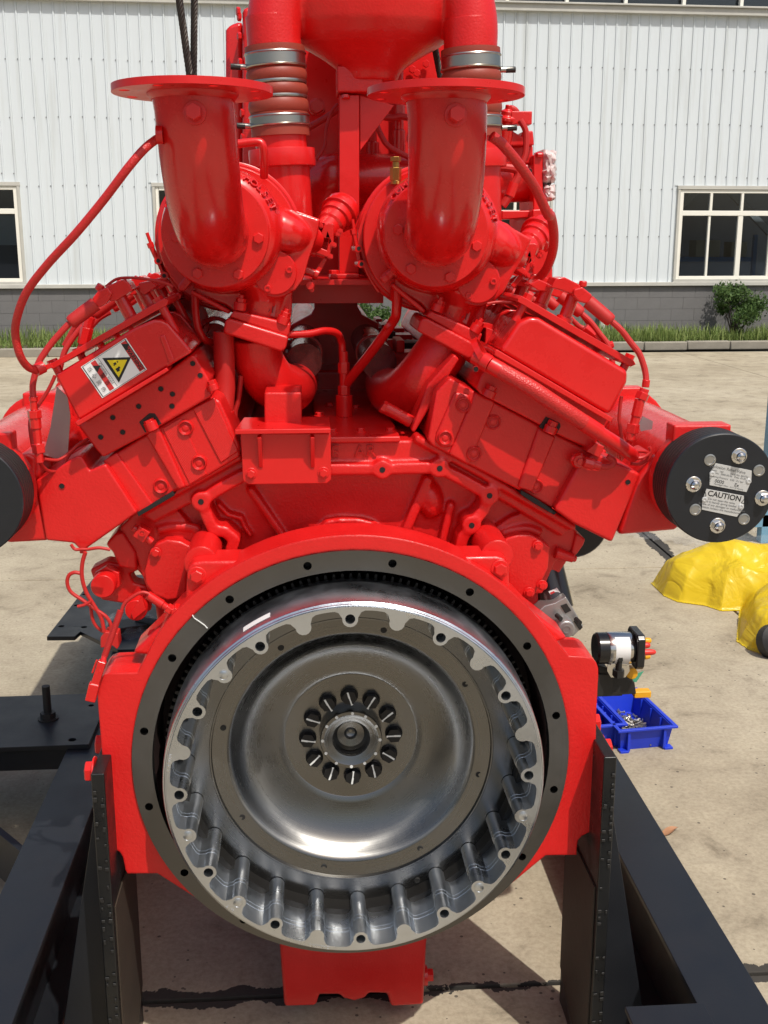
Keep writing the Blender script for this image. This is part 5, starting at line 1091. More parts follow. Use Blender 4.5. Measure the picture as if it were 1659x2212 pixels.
for sgn, x_ in ((1, 0), (-1, .44)):
    xo.tube([Vector((A0.x + x_ + sgn * (p.x - A0.x), p.y, p.z)) for p in L_], [rr, rr, rr * 1.0, rr * 1.02, rr * 1.1, rr * 1.35], 44, 8)
xo.lathe(Matrix.Translation((xm - .003, 2.735, zc)) @ Matrix.Diagonal((1, .66, 1, 1)), [(0, -.06), (.066, -.06), (.069, -.045), (.082, -.032), (.108, -.014), (.136, .002), (.160, .014), (.184, .032), (.205, .058), (.216, .09), (.220, .14), (.20, .19), (.13, .24), (.06, .27), (0, .28)], 48)
xo.tube([Vector((xm, 2.68, zc + .16)), Vector((xm, 3.1, zc + .18)), Vector((xm, 3.8, zc + .18))], .10, 40, 4)
cross = cast('crossover_pipe', xo, red_cast, eng, .005, 5)
b = MB(); b.prism(PL('C1', [(1382, 385), (1650, 395), (1650, 540), (1385, 540)], 2.70), 2.70, .12); obj('pipe_saddle', b, red_cast, cross, bev=.003)
# centre post with gusset and its foot on the rear shelf
b = MB(); b.prism(PL('M', [(733, 205), (776, 205), (776, 590), (733, 590)], 2.72), 2.72, .05); pst = obj('centre_post', b, red, eng, bev=.002)
b = MB(); b.prism(PL('C2', [(28, 625), (250, 690), (190, 770), (30, 985)], 2.74), 2.735, .02); obj('gusset', b, red, pst, bev=.001)
bolt(bolt_red_nw, P('C1', 1435, 560, 2.715), (0, -.2, -1), .010, pst)
b = MB(); b.prism(PL('C3', [(1325, 825), (1330, 795), (1520, 795), (1525, 825)], 2.62), 2.62, .12); b.prism(PL('C3', [(1392, 560), (1560, 560), (1560, 800), (1392, 800)], 2.74), 2.74, .03); obj('post_foot', b, red, pst, bev=.003)
bolt(bolt_red_nw, P('C3', 1352, 795, 2.66), (0, 0, 1), .012, pst)
zs = P('C3', 1300, 843, 2.56).z
b = MB(); a, e = P('C3', 1000, 843, 2.56), P('C3', 1700, 843, 2.56); b.prism([(a.x, 2.56), (e.x, 2.56), (e.x, 3.0), (a.x, 3.0)], zs - .008, .012, Matrix.Identity(4)); b.prism([(a.x, zs - .055), (e.x, zs - .055), (e.x, zs - .0085), (a.x, zs - .0085)], 2.68, .02); obj('turbo_shelf', b, red, eng, bev=.001)
# rear web with its rounded waist between the banks
b = MB(); b.prism(PL('C6', [(560, -40), (660, -40), (660, 20), (640, 55), (520, 120), (480, 420), (1100, 420), (1040, 110), (945, 60), (918, 10), (918, -40), (1000, -40)], 3.2), 3.2, .05); obj('rear_web', b, red, eng, bev=.004)
# ------------------------------------------------------------------ aftercooler block and plumbing behind the turbos
b = MB(); b.prism(PL('M', [(655, 60), (985, 60), (985, 640), (655, 640)], 3.02), 3.02, .9); ac = obj('aftercooler', b, red, eng, bev=.01)
b = MB(); b.prism(PL('C1', [(826, 40), (1000, 30), (1000, 1000), (826, 1000)], 2.95), 2.95, .10); b.prism(PL('C1', [(728, 175), (745, 145), (828, 118), (828, 1000), (728, 1000)], 3.02), 3.02, .5); sc = obj('end_casting', b, red_gloss, ac, bev=.012)
for x, y in ((812, 68), (818, 100), (818, 215), (822, 368), (835, 665), (838, 810)): bolt(bolt_red_nw, P('C1', x, y, 2.96), (-1, -.3, 0), .0105, sc)
b = MB(); b.prism(PL('C2', [(270, 450), (300, 430), (420, 300), (600, 230), (600, 1100), (270, 1100)], 2.98), 2.98, .12); rc = obj('end_casting', b, red, ac, bev=.008)
for x, y in ((460, 418), (378, 820), (378, 970), (370, 455), (400, 480)): bolt(bolt_red_nw, P('C2', x, y, 2.97), FRONT, .0095, rc)
b = MB(); v = P('C2', 283, 905, 2.9); b.cyl(v + Vector((0, 0, -.10)), v + Vector((0, 0, .02)), .0165, n=20); b.cyl(v + Vector((0, 0, .02)), v + Vector((0, 0, .05)), .0125, n=20); b.hexa(v + Vector((0, 0, .05)), v + Vector((0, 0, .08)), .016); b.cyl(v + Vector((0, 0, .08)), v + Vector((0, 0, .16)), .011, n=16); obj('vent_valve', b, red_gloss, ac, bev=.002)
b = MB(); v = P('C2', 112, 1010, 2.95); b.cyl(v + Vector((0, 0, -.06)), v + Vector((0, 0, .03)), .0165, n=20); b.cyl(v + Vector((0, 0, .03)), v + Vector((0, 0, .09)), .011, n=6); b.cyl(v + Vector((0, 0, .09)), v + Vector((0, 0, .13)), .007, n=12); obj('vent_valve', b, red, ac, bev=.002)
cable('C2', [(170, 760), (240, 770), (300, 760), (400, 785)], 2.86, .013, ac)
cable('C2', [(130, 800), (165, 880), (210, 950), (290, 1000), (400, 1050)], 2.84, .011, ac)
cable('C1', [(1390, 610), (1350, 660), (1320, 760), (1310, 860), (1260, 940)], 2.84, .0065, ac)
cable('C1', [(1390, 640), (1320, 690), (1200, 760)], 2.88, .013, ac)
b = MB(); v = P('C1', 1265, 635, 2.98); b.cyl(v, v + Vector((0, -.03, 0)), .021, n=24); b.hexa(v + Vector((0, -.03, 0)), v + Vector((0, -.05, 0)), .018); obj('large_plug', b, red, ac, bev=.002)
b = MB(); a, e = P('C1', 1280, 1120, 2.9), P('C2', 500, 1180, 2.9); b.tube([a + Vector((0, .05, -.06)), a + Vector((.02, .0, .02)), a.lerp(e, .3) + Vector((0, 0, .02)), e], .062, 30, 6); obj('water_pipe', b, red_gloss, ac)
# right-hand plumbing: thermostat housings, flange wrapped in tape
YT = 2.78
b = MB(); b.prism(PL('C2', [(960, 815), (1085, 890), (1085, 860), (1160, 852), (1168, 950), (955, 955)], YT), YT, .16); b.prism(PL('C2', [(930, 960), (1160, 950), (1160, 1070), (925, 1075)], YT + .02), YT + .02, .14); th_ = obj('thermostat_housing', b, red, eng, bev=.006)
b = MB(); b.cyl(P('C2', 880, 1175, YT + .07), P('C2', 1190, 1165, YT + .07), .056, n=32); obj('outlet_pipe', b, red, th_)
b = MB(); b.prism(PL('C2', [(1160, 1015), (1180, 1005), (1226, 1010), (1226, 1560), (1162, 1560)], YT - .02), YT - .02, .18); fo = obj('outlet_flange', b, red, th_, bev=.004)
for x, y in ((1200, 1020),): bolt(bolt_red_nw, P('C2', x, y, YT - .02), (0, -.3, 1), .010, fo)
tapped('C2', 1136, 1118, YT - .022, .007, fo)
tape = mat('crinkled_masking_tape', (.68, .56, .54), .5, vary=.12, vscale=22, bump=(28, .5, .012))
def crumple(name, pts, Y, d, m, parent, seed):
    b = MB(); q = PL('C2', pts, Y); rg = random.Random(seed); x0, x1 = min(p[0] for p in q), max(p[0] for p in q); z0, z1 = min(p[1] for p in q), max(p[1] for p in q); n1, n2 = 8, 12
    vs = []; fs = []
    for j in range(n2 + 1):
        for i in range(n1 + 1):
            u, v = i / n1, j / n2; e = min(u, 1 - u, v, 1 - v); vs.append(Vector((x0 + (x1 - x0) * u + rg.uniform(-.004, .004), Y - d * min(1, e * 6) + rg.uniform(-.004, .004), z0 + (z1 - z0) * v + rg.uniform(-.004, .004))))
    for j in range(n2):
        for i in range(n1): k = j * (n1 + 1) + i; fs.append((k, k + 1, k + n1 + 2, k + n1 + 1))
    n = len(vs); vs += [v + Vector((0, .11, 0)) for v in vs]; fs += [tuple(n + i for i in f[::-1]) for f in fs]
    edge = [i for i in range(n1 + 1)] + [(j + 1) * (n1 + 1) - 1 for j in range(1, n2 + 1)] + [n2 * (n1 + 1) + i for i in range(n1 - 1, -1, -1)] + [j * (n1 + 1) for j in range(n2 - 1, 0, -1)]
    for i in range(len(edge)): a, e = edge[i], edge[(i + 1) % len(edge)]; fs.append((e, a, n + a, n + e))
    b.add(vs, fs); return obj(name, b, m, parent, smooth=60)
crumple('tape_wrap', [(1222, 990), (1302, 985), (1300, 1195), (1222, 1195)], YT - .01, .02, tape, fo, 2); crumple('tape_wrap', [(1222, 1212), (1300, 1212), (1298, 1308), (1222, 1308)], YT - .01, .02, tape, fo, 4)
b = MB(); b.lathe(frame(P('C2', 985, 800, YT), (.1, -.2, 1)), [(0, -.05), (.020, -.05), (.020, .0), (.024, .004), (.024, .012), (.016, .016), (.016, .026), (.008, .03), (.008, .04), (0, .04)], 20); b.box(P('C2', 1075, 775, YT), (.05, .04, .03)); obj('pressure_sensor', b, red_gloss, th_, bev=.002)
b = MB(); b.tube([P('C2', 995, 770, YT), P('C2', 990, 725, YT), P('C2', 1020, 708, YT), P('C2', 1050, 730, YT), P('C2', 1048, 765, YT)], .0075, 10); b.cyl(P('C2', 1045, 725, YT), P('C2', 1045, 765, YT), .010, n=12); obj('sensor_lead', b, red_hose, th_)
cable('C2', [(1075, 785), (1110, 850), (1115, 930), (1105, 1020), (1070, 1100)], YT - .04, .012, th_)
cable('C2', [(890, 1092), (980, 1095), (1050, 1110), (1060, 1150), (1030, 1210), (1010, 1270), (960, 1345)], YT - .06, .016, th_)
b = MB(); b.cyl(P('C2', 1035, 1195, YT - .06), P('C2', 1005, 1280, YT - .06), .0125, n=16); obj('hose_end', b, red, th_)
b = MB(); b.prism(PL('C4', [(1352, 338), (1475, 332), (1472, 770), (1352, 770)], 2.66), 2.66, .30); fr_ = obj('side_bracket', b, red, eng, bev=.004)
b = MB(); b.prism(PL('C4', [(1170, 345), (1360, 345), (1360, 385), (1170, 400)], 2.70), 2.70, .2); obj('shelf', b, red, fr_, bev=.003)
pipe([P('C1', 800, 845, 2.36), P('C1', 920, 835, 2.36), P('C1', 950, 870, 2.36), P('C1', 955, 950, 2.37), P('C1', 955, 1040, 2.39)], .0085, t1_)
# filler mass: crankcase walls between the banks so nothing shows through
b = MB(); b.prism(P2([(520, 975), (560, 800), (1000, 800), (1060, 1010)], 3.05), 3.05, .9); obj('rear_crankcase', b, red, block, bev=.01)
# charge-air pipe to either side behind the covers (left gap)
b = MB(); b.cyl(P('C5', 1220, 440, 2.55), P('C5', 1220, 440, 2.55) + Vector((0, .8, 0)), .05, n=28); b.cyl(P('C5', 1400, 560, 2.60), P('C5', 1400, 560, 2.60) + Vector((0, .5, 0)), .038, n=24); b.ring(frame(P('C5', 1420, 540, 2.55), (-.2, -1, .1)), [(.036, 0), (.045, 0), (.045, .02), (.036, .02)], 28); obj('air_branch', b, red_gloss, headL)
b = MB(); b.ring(frame(P('C7', 310, 590, 2.40), (.2, -1, .1)), [(.034, 0), (.046, 0), (.046, .03), (.034, .03)], 28); b.cyl(P('C7', 310, 590, 2.43), P('C7', 310, 590, 2.43) + Vector((0, .6, 0)), .04, n=24); b.prism(PL('C7', [(355, 478), (465, 520), (415, 630), (350, 590)], 2.36), 2.36, .1); obj('air_branch', b, red, headR, bev=.002)
# wiring and plugs low on the left
YW = 2.19
cable('D2', [(515, 265), (545, 300), (600, 300), (640, 300), (720, 290), (800, 303)], YW + .02, .0055, mL)
cable('D2', [(620, 320), (598, 400), (595, 500), (625, 610), (690, 720), (735, 800), (755, 900)], YW, .0068, mL)
cable('D2', [(580, 475), (540, 468), (500, 490), (488, 545), (515, 610), (600, 670), (700, 740), (770, 790), (805, 850), (800, 900)], YW, .0062, mL)
cable('D2', [(655, 690), (670, 800), (700, 860), (750, 900)], YW + .01, .0055, mL)
b = MB(); b.tube([P('D2', 562, 715, YW - .012), P('D2', 610, 705, YW - .012), P('D2', 665, 675, YW - .012)], .0032, 8, 2); obj('cable_tie', b, red_hose, mL); b = MB(); b.prism(PL('D2', [(735, 930), (770, 890), (860, 900), (870, 990), (855, 1015), (810, 980), (770, 1000), (735, 1005)], YW), YW - .01, .035); obj('tape_bundle', b, red_hose, mL, bev=.002)
ss = MB(); ss.cyl(P('D2', 1070, 630, YF + .02), P('D2', 1180, 700, YF + .02), .0088, n=16); ss.cyl(P('D2', 1175, 695, YF + .02), P('D2', 1215, 725, YF + .02), .0072, n=16); ss.cyl(P('D2', 1210, 722, YF + .02), P('D2', 1245, 745, YF + .02), .0112, n=6); ss.cyl(P('D2', 1245, 740, YF + .02), P('D2', 1280, 765, YF + .02), .0088, n=16); ss.cyl(P('D2', 1270, 770, YF + .025), P('D2', 1310, 730, YF + .02), .0145, n=6); so_ = obj('speed_sensor', ss, red_gloss, hous, bev=.001)
cable('D2', [(1080, 622), (1040, 612), (1000, 622), (940, 660), (900, 700), (880, 755)], YF + .01, .0055, so_)
cd = MB(); a, e = P('D2', 876, 745, YF + .01), P('D2', 757, 1080, YF - .01); n_ = 30
for i in range(n_): t = i / n_; cd.cyl(a.lerp(e, t), a.lerp(e, t + .62 / n_), .0064, n=14)
cd.cyl(a, e, .0054, n=12); obj('corrugated_conduit', cd, red_hose, so_)
cn = MB(); cn.cyl(P('D2', 757, 1075, YF - .01), P('D2', 745, 1125, YF - .015), .006, n=10); cn.bar(P('D2', 745, 1110, YF - .015), P('D2', 690, 1280, YF - .015), .0155, .016); cn.bar(P('D2', 688, 1270, YF - .015), P('D2', 658, 1395, YF - .015), .020, .020); cn.bar(P('D2', 705, 1100, YF - .02), P('D2', 668, 1200, YF - .02), .004, .004); obj('connector', cn, red_gloss, so_, bev=.0025)
# starter motor behind the right shoulder
al = mat('silver_painted_casting', (.42, .41, .40), .42, .75, vary=.1, vscale=30, bump=(120, .2, .001))
Y_ = 2.36
b = MB(); a, e = P('D4', 1445, 535, Y_), P('D4', 1480, 680, Y_ - .02); ax = (e - a).normalized(); b.cyl(a - ax * .055, a + ax * .046, .040, n=30); b.cyl(a - ax * .062, a - ax * .054, .033, n=30); sm_ = obj('starter_motor', b, mat('black_motor_case', (.022, .014, .014), .3, coat=.5), eng, bev=.002)
b = MB(); b.prism(PL('D4', [(1345, 690), (1400, 640), (1470, 620), (1540, 580), (1600, 680), (1655, 775), (1590, 840), (1520, 835), (1450, 790), (1380, 740)], Y_ - .07), Y_ - .07, .09); b.lathe(frame(P('D4', 1545, 795, Y_ - .105), (0, 1, 0)), [(0, 0), (.0175, 0), (.019, .002), (.021, .035)], 28); nose = obj('drive_housing', b, al, sm_, bev=.006)
b = MB(); b.prism(PL('D4', [(1505, 640), (1545, 625), (1575, 670), (1535, 690)], Y_ - .072), Y_ - .0725, .004); b.prism(PL('D4', [(1590, 740), (1620, 730), (1650, 780), (1630, 800)], Y_ - .072), Y_ - .0725, .004); obj('opening', b, black_soft, nose)
b = MB(); q = P('D4', 1545, 795, Y_ - .1055); b.ring(frame(q, FRONT), [(.0075, 0), (.0092, 0), (.0092, .001), (.0075, .001)], 24); obj('cast_mark', b, al, nose)
for x, y in ((1480, 700), (1605, 725)): b = MB(); q = P('D4', x, y, Y_ - .08); b.cyl(q, q + Vector((.005, -.018, -.003)), .0052, n=14); obj('cap_screw', b, black_soft, nose)
b = MB(); pts = [P('D4', x, y, Y_ - .036) for x, y in ((1425, 545), (1480, 520), (1525, 585), (1465, 612))]; nn = Vector((0, -.004, 0)); b.add([p + nn for p in pts] + [p + nn + Vector((0, .003, 0)) for p in pts], [(0, 1, 2, 3), (7, 6, 5, 4), (0, 4, 5, 1), (1, 5, 6, 2), (2, 6, 7, 3), (3, 7, 4, 0)]); b.mat = 1
pts2 = [pts[0].lerp(pts[3], .1).lerp(pts[1], .06), pts[0].lerp(pts[1], .6).lerp(pts[3], .1), pts[3].lerp(pts[2], .6).lerp(pts[1], .05), pts[3].lerp(pts[0], .1).lerp(pts[2], .06)]
b.add([p + nn * 1.15 for p in pts2], [(0, 1, 2, 3)]); obj('starter_label', b, [label_white, label_red], sm_)
# black oil filter can and lower lines at the right
b = MB(); q = P('D1', 420, 840, 2.75); b.lathe(frame(q + Vector((0, .1, 0)), (0, -1, 0)), [(0, -.3), (.09, -.3), (.095, -.02), (.085, 0), (0, .0)], 36); obj('oil_filter', b, black_soft, eng)
# ================================================================== the stand
stand = thing('engine_stand', (CX, 2.2, 0), 'heavy black welded steel stand carrying the red engine on two long floor beams', 'stand')
ID = Matrix.Identity(4)
XL, XR = -.40, .585; PT = .026                        # inner faces and thickness of the side plates
def sideplate(xin, sgn):
    # profile in (y, z): bevelled top, foot on the floor
    ztop = P('D6', 615, 578, 2.005).z
    prof = [(2.005, .0), (2.005, ztop), (2.28, ztop), (2.28, .0)]
    M = Matrix(((0, 0, sgn, xin), (1, 0, 0, 0), (0, 1, 0, 0), (0, 0, 0, 1)))
    b = MB(); b.prism(prof, 0, PT, M); p = obj('side_plate', b, [black_paint], stand, bev=.003)
    # inner brown face sheet (unpainted mill scale side)
    b = MB(); b.prism([(2.02, .012), (2.02, ztop - .30), (2.272, ztop - .30), (2.272, .10), (2.18, .055)], -.0035, .003, M); obj('mill_scale_face', b, brown_steel, p)
    # weld beads down the front edge
    for k in (0, 1):
        w = MB(); z = .05
        while z < ztop - .02:
            if random.random() < .45:
                c = Vector((xin + sgn * (.006 if k == 0 else PT - .006), 2.003, z)); h = random.uniform(.005, .011)
                w.box(c, (random.uniform(.004, .009), .0025, h), Matrix.Rotation(R(random.uniform(-12, 12)), 3, 'Y'))
            z += random.uniform(.011, .022)
        tag(obj('weld_bead', w, black_soft, p, bev=.002), kind='stuff')
    # gusset wing facing the camera
    x1 = xin + sgn * PT
    g = MB(); g.prism([(x1, ztop - .06), (x1 + sgn * .004, ztop - .06), (x1 + sgn * .135, .02), (x1, .02)], 2.10, .016); obj('gusset', g, black_sat, p, bev=.0015)
    return p, ztop
pL, ztop = sideplate(XL, -1); pR, _ = sideplate(XR, 1)
for xin, sgn, pr, pxs in ((XL, -1, pL, (('D6', 640, 385), ('D6', 572, 560))), (XR, 1, pR, (('D7', 572, 75), ('D7', 645, 235)))):
    for k, (c, x, y) in enumerate(pxs):
        X_ = xin + sgn * (PT + .006)
        r = ray(CR[c][0] + x * CR[c][2], CR[c][1] + y * CR[c][2]); Y0 = (X_ + sgn * .010) / (r.x / r.y); v = r * (Y0 / r.y); v.z += EYE
        v.x = xin + sgn * PT
        bolt(bolt_red, v, (sgn, 0, 0), .021, pr)
HB = .30
beams = []
for xa, xb in ((-.725, -.585), (.757, .897)):
    m_ = (xa + xb) / 2
    b = MB(); b.box(((xa + xb) / 2, 2.9, HB - .007), (xb - xa, 5.2, .014)); t = obj('beam', b, black_sat, stand, bev=.002)
    b = MB()
    seg = 12; hw = 5.18 / seg; hole = .03
    b.prism([(.32, .016), (5.48, .016), (5.48, HB - .016), (.32, HB - .016)], m_ - .005, .010, Matrix(((0, 0, 1, 0), (1, 0, 0, 0), (0, 1, 0, 0), (0, 0, 0, 1))), [circ(1.93, .13, .026, 20), circ(3.4, .13, .03, 20)]); obj('web', b, black_sat, t)
    b = MB(); b.box(((xa + xb) / 2, 2.9, .007), (xb - xa, 5.2, .014)); obj('lower_flange', b, black_sat, t, bev=.002)
    beams.append(t)
# foot plates tie the side plates to the beams, cross member along the floor in front
for x0, x1, y0 in ((XL - PT, -.60, 1.78), (XR + PT, .77, 1.78)):
    b = MB(); lo, hi = min(x0, x1), max(x0, x1); b.box(((lo + hi) / 2, 1.79, HB - .0045), (hi - lo, .15, .012)); obj('foot_plate', b, black_sat, stand, bev=.002)
b = MB(); b.box(((XL + XR) / 2, 2.02, .032), (XR - XL - .002, .09, .062)); obj('cross_member', b, black_sat, stand, bev=.003)
# deck plate on the left with its stud, diagonal strut below
b = MB(); b.prism([(-1.35, 3.10), (-.66, 3.11), (-.66, 3.50), (-1.35, 3.49)], HB + .001, .014, ID, [circ(-.715, 3.145, .012, 16), circ(-.80, 3.33, .004, 10), circ(-.705, 3.40, .009, 14)]); dk_ = obj('deck_plate', b, black_sat, stand, bev=.001)
b = MB(); q = G('D2', 350, 1530, HB + .015); b.cyl(q, q + Vector((0, 0, .11)), .0125, n=14); b.hexa(q, q + Vector((0, 0, .022)), .024); b.lathe(Matrix.Translation(q), [(.032, 0), (.032, .004)], 20); obj('stud', b, black_soft, dk_)
b = MB(); b.bar((-1.25, 3.14, HB - .03), (-.69, 2.66, .10), .02, .14); b.box((-1.05, 3.125, HB - .035), (.75, .012, .066)); obj('strut', b, black_sat, stand, bev=.002)
pts = [(-.99, 4.06), (-.885, 4.055), (-.875, 4.11), (-.70, 3.90), (-.60, 3.90), (-.60, 4.85), (-.95, 4.85)]
b = MB(); b.prism(pts, HB + .001, .016, ID, [circ(*G('D2', x, y, HB)[:2], .012, 14) for x, y in ((447, 888), (612, 895), (560, 735), (617, 655))]); obj('end_plate', b, black_sat, stand, bev=.001)
for y in (3.3, 4.4):
    b = MB(); b.box((.10, y, .15), (1.2, .12, .12)); obj('cross_beam', b, black_sat, stand, bev=.004)
for x in (.60, .735):
    b = MB(); b.box((x, 3.36, .50), (.055, .07, 1.0)); obj('front_leg', b, black_sat, stand, bev=.003)
# ================================================================== wire rope slings from the hoist
def rope(p0, p1, r, label, p_mid=None):
    p0, p1 = Vector(p0), Vector(p1); path = [p0, p_mid or p0.lerp(p1, .5), p1]; d = (p1 - p0).normalized(); x = d.cross(Vector((0, 1, 0))).normalized(); y = d.cross(x)
    L = (p1 - p0).length; th = thing('wire_rope', p0, label, 'rope', 'lifting slings')
    n = int(L / .006)
    core = MB(); core.cyl(p0, p1, r * .55, n=10); obj('core', core, rope_mat, th)
    for k in range(6):
        b = MB(); b.tube([p0 + d * (L * i / n) + (x * math.cos(2 * PI * (i / n * L / (r * 7) + k / 6)) + y * math.sin(2 * PI * (i / n * L / (r * 7) + k / 6))) * r * .62 for i in range(n + 1)], r * .42, 7, 1); obj('strand', b, rope_mat, th)
YRp = 3.25
rope(P('C1', 518, 440, YRp), P('C1', 440, -120, YRp), .0100, 'left of the two wire rope slings rising behind the left exhaust flange, leaning left')
rope(P('C1', 541, 440, YRp + .03), P('C1', 546, -120, YRp + .03), .0095, 'upright dark wire rope sling rising behind the left exhaust flange')
rope(P('C2', 556, 510, 2.85), P('C2', 505, 240, 2.85), .0080, 'short stretch of wire rope sling beside the right-hand air hose coupling')
# ================================================================== loose things on the yard at the right
bin_blue = mat('blue_plastic_bin', (.014, .045, .56), .38, vary=.12, vscale=9, bump=(80, .1, .001))
def parts_bin(c, w, l, h, rot, label):
    th = thing('parts_bin', c, label, 'bin', 'blue parts bins'); M = Matrix.Translation(c) @ Matrix.Rotation(R(rot), 4, 'Z'); t = .004; fl = .014
    b = MB(M); k = .90
    vs = []
    for (sw, sl, z) in ((w * k, l * k, 0), (w, l, h), (w - 2 * t, l - 2 * t, h), (w * k - 2 * t, l * k - 2 * t, t)):
        vs += [Vector((-sw / 2, -sl / 2, z)), Vector((sw / 2, -sl / 2, z)), Vector((sw / 2, sl / 2, z)), Vector((-sw / 2, sl / 2, z))]
    fs = [(3, 2, 1, 0), (12, 13, 14, 15)]
    for a in (0, 4, 8):
        for i in range(4): j = (i + 1) % 4; fs.append((a + i, a + j, a + 4 + j, a + 4 + i))
    b.add(vs, fs); obj('tray', b, bin_blue, th, bev=.001)
    b = MB(M)
    b.prism([(-w / 2 - fl, -l / 2 - fl), (w / 2 + fl, -l / 2 - fl), (w / 2 + fl, l / 2 + fl), (-w / 2 - fl, l / 2 + fl)], h - .004, .009, ID, [[(-w / 2 + .001, -l / 2 + .001), (w / 2 - .001, -l / 2 + .001), (w / 2 - .001, l / 2 - .001), (-w / 2 + .001, l / 2 - .001)]]); obj('rim', b, bin_blue, th, bev=.002)
    for sx in (-1, 1):
        for y in (-l / 2 * .955,):
            b = MB(M); b.box((sx * w * .34, y - .004, h * .5), (.010, .022, h * .92)); b.box((sx * w * .42, y - .004, .004), (w * .16, .03, .008)); obj('rib', b, bin_blue, th, bev=.001)
        b = MB(M)
        for y in (-.25, 0, .25): b.box((sx * w * .475, y * l, h * .5), (.016, .006, h * .9))
        obj('rib', b, bin_blue, th)
    return M
cA = G('D1', 740, 2024, 0); bw = .182
Mb = parts_bin(Vector((cA.x - .008, cA.y + .185, 0)), .20, .335, .085, 7, 'blue plastic parts bin holding a heap of small bolts, the nearer to the yellow sheet')
cB = G('D1', 540, 2003, 0)
Mc = parts_bin(Vector((cB.x - .045, cB.y + .18, 0)), .17, .34, .085, 7, 'blue plastic parts bin of black fittings, half hidden behind the engine housing')
sbm = mat('zinc_fasteners', (.42, .40, .37), .35, .9, vary=.6, vscale=30)
def heap(M, n, sx, sy, cx_, cy_, m, label, r=(.0035, .006), l=(.015, .032)):
    rg = random.Random(7); b = MB(M)
    for i in range(n):
        x, y = rg.gauss(cx_, sx), rg.gauss(cy_, sy); x = max(-.075, min(.075, x)); y = max(-.14, min(.14, y)); z = .008 + .022 * rg.random() * math.exp(-((x - cx_) / sx) ** 2 / 2)
        d = Vector((rg.uniform(-1, 1), rg.uniform(-1, 1), rg.uniform(-.3, .3))).normalized(); q = Vector((x, y, z)); rr = rg.uniform(*r); ll = rg.uniform(*l); b.cyl(q, q + d * ll, rr * .6, n=6); b.hexa(q, q + d * rr * .9, rr * 1.15)
    o = obj('bolt_heap', b, m); tag(o, label, 'bolts', kind='stuff')
heap(Mb, 190, .034, .055, .01, .0, sbm, 'small heap of loose zinc and dark bolts lying in the blue bin', (.004, .0075), (.016, .034))
rg = random.Random(5)
for i in range(5):
    q = Mc @ Vector((-.02 + .035 * (i % 2), -.11 + .055 * i, .006)); b = MB(); b.cyl(q, q + Vector((0, 0, .055)), .018, n=16); b.cyl(q + Vector((0, 0, .055)), q + Vector((0, 0, .075)), .014, n=6)
    tag(obj('black_fitting', b, black_soft, bev=.001), 'one of the plain black cylindrical fittings standing in the half hidden blue bin', 'fitting', 'black fittings in the bin')
# relay (starter solenoid) on its stand-off bracket, with coloured terminal caps
YRl = 2.95
sol = thing('solenoid_relay', P('D1', 600, 1700, YRl), 'black and silver starter solenoid on a small bracket beside the right shoulder of the engine', 'solenoid')
a, e = P('D1', 472, 1455, YRl), P('D1', 660, 1452, YRl); ax = (e - a).normalized(); rC = .0455
b = MB(); b.lathe(frame(a, ax), [(0, 0), (rC * .9, 0), (rC, .006), (rC, (e - a).length * .36)], 36); obj('coil_case', b, mat('glossy_black_plastic', (.012, .012, .013), .22), sol)
Lc = (e - a).length
b = MB(); b.lathe(frame(a, ax), [(rC * 1.015, Lc * .34), (rC * 1.03, Lc * .36), (rC * 1.03, Lc * 1.0), (rC * 1.0, Lc * 1.02)], 40); obj('metal_band', b, mat('polished_band', (.62, .60, .57), .18, 1.0), sol)
b = MB(); MF = frame(a, ax)
pa = []
for i in range(9): t = R(-60 + 15 * i); pa.append(t)
vs = []; 
for t in pa:
    for w in (.5, .92): vs.append(a + ax * (Lc * w) + (Vector((0, -1, 0)) * math.cos(t) + Vector((0, 0, 1)) * math.sin(t)) * rC * 1.04)
b.add(vs, [(2 * i, 2 * i + 1, 2 * i + 3, 2 * i + 2) for i in range(8)]); obj('paper_label', b, label_white, sol)
bk_ = bpy.data.materials['glossy_black_plastic']
b = MB(); b.lathe(frame(a, ax), [(0, Lc * 1.02), (rC * .92, Lc * 1.02), (rC * .92, Lc * 1.22), (0, Lc * 1.22)], 32); b.prism([(YRl - .052, -.040), (YRl - .040, -.052), (YRl + .040, -.052), (YRl + .052, -.040), (YRl + .052, .040), (YRl + .040, .052), (YRl - .040, .052), (YRl - .052, .040)], 0, .024, Matrix(((0, 0, 1, e.x + .008), (1, 0, 0, 0), (0, 1, 0, e.z), (0, 0, 0, 1)))); obj('terminal_block', b, bk_, sol, bev=.004)
for (x, y, L2, col, nm, dy) in ((742, 1478, 62, (.70, .03, .02), 'red_cap', -.02), (742, 1440, 32, (.70, .03, .02), 'red_cap', .02), (745, 1415, 35, (.80, .38, .01), 'orange_cap', .04), (745, 1500, 30, (.80, .38, .01), 'orange_cap', .03)):
    m = bpy.data.materials.get(nm) or mat(nm, col, .4); p0, p1 = P('D1', x, y, YRl + dy), P('D1', x + L2, y - 2, YRl + dy); b = MB(); b.tube([p0, p0.lerp(p1, .5), p0.lerp(p1, .85), p1], [.0095, .009, .0075, .004], 14, 3); obj('terminal_cap', b, m, sol)
b = MB(); b.prism(PL('D1', [(540, 1548), (660, 1545), (664, 1580), (640, 1615), (560, 1615), (540, 1580)], YRl - .03), YRl - .03, .004); b.prism(PL('D1', [(560, 1540), (650, 1540), (650, 1550), (560, 1550)], YRl - .03), YRl - .03, .07); obj('mount_bracket', b, mat('zinc_plate', (.66, .64, .60), .22, 1.0), sol, bev=.0008)
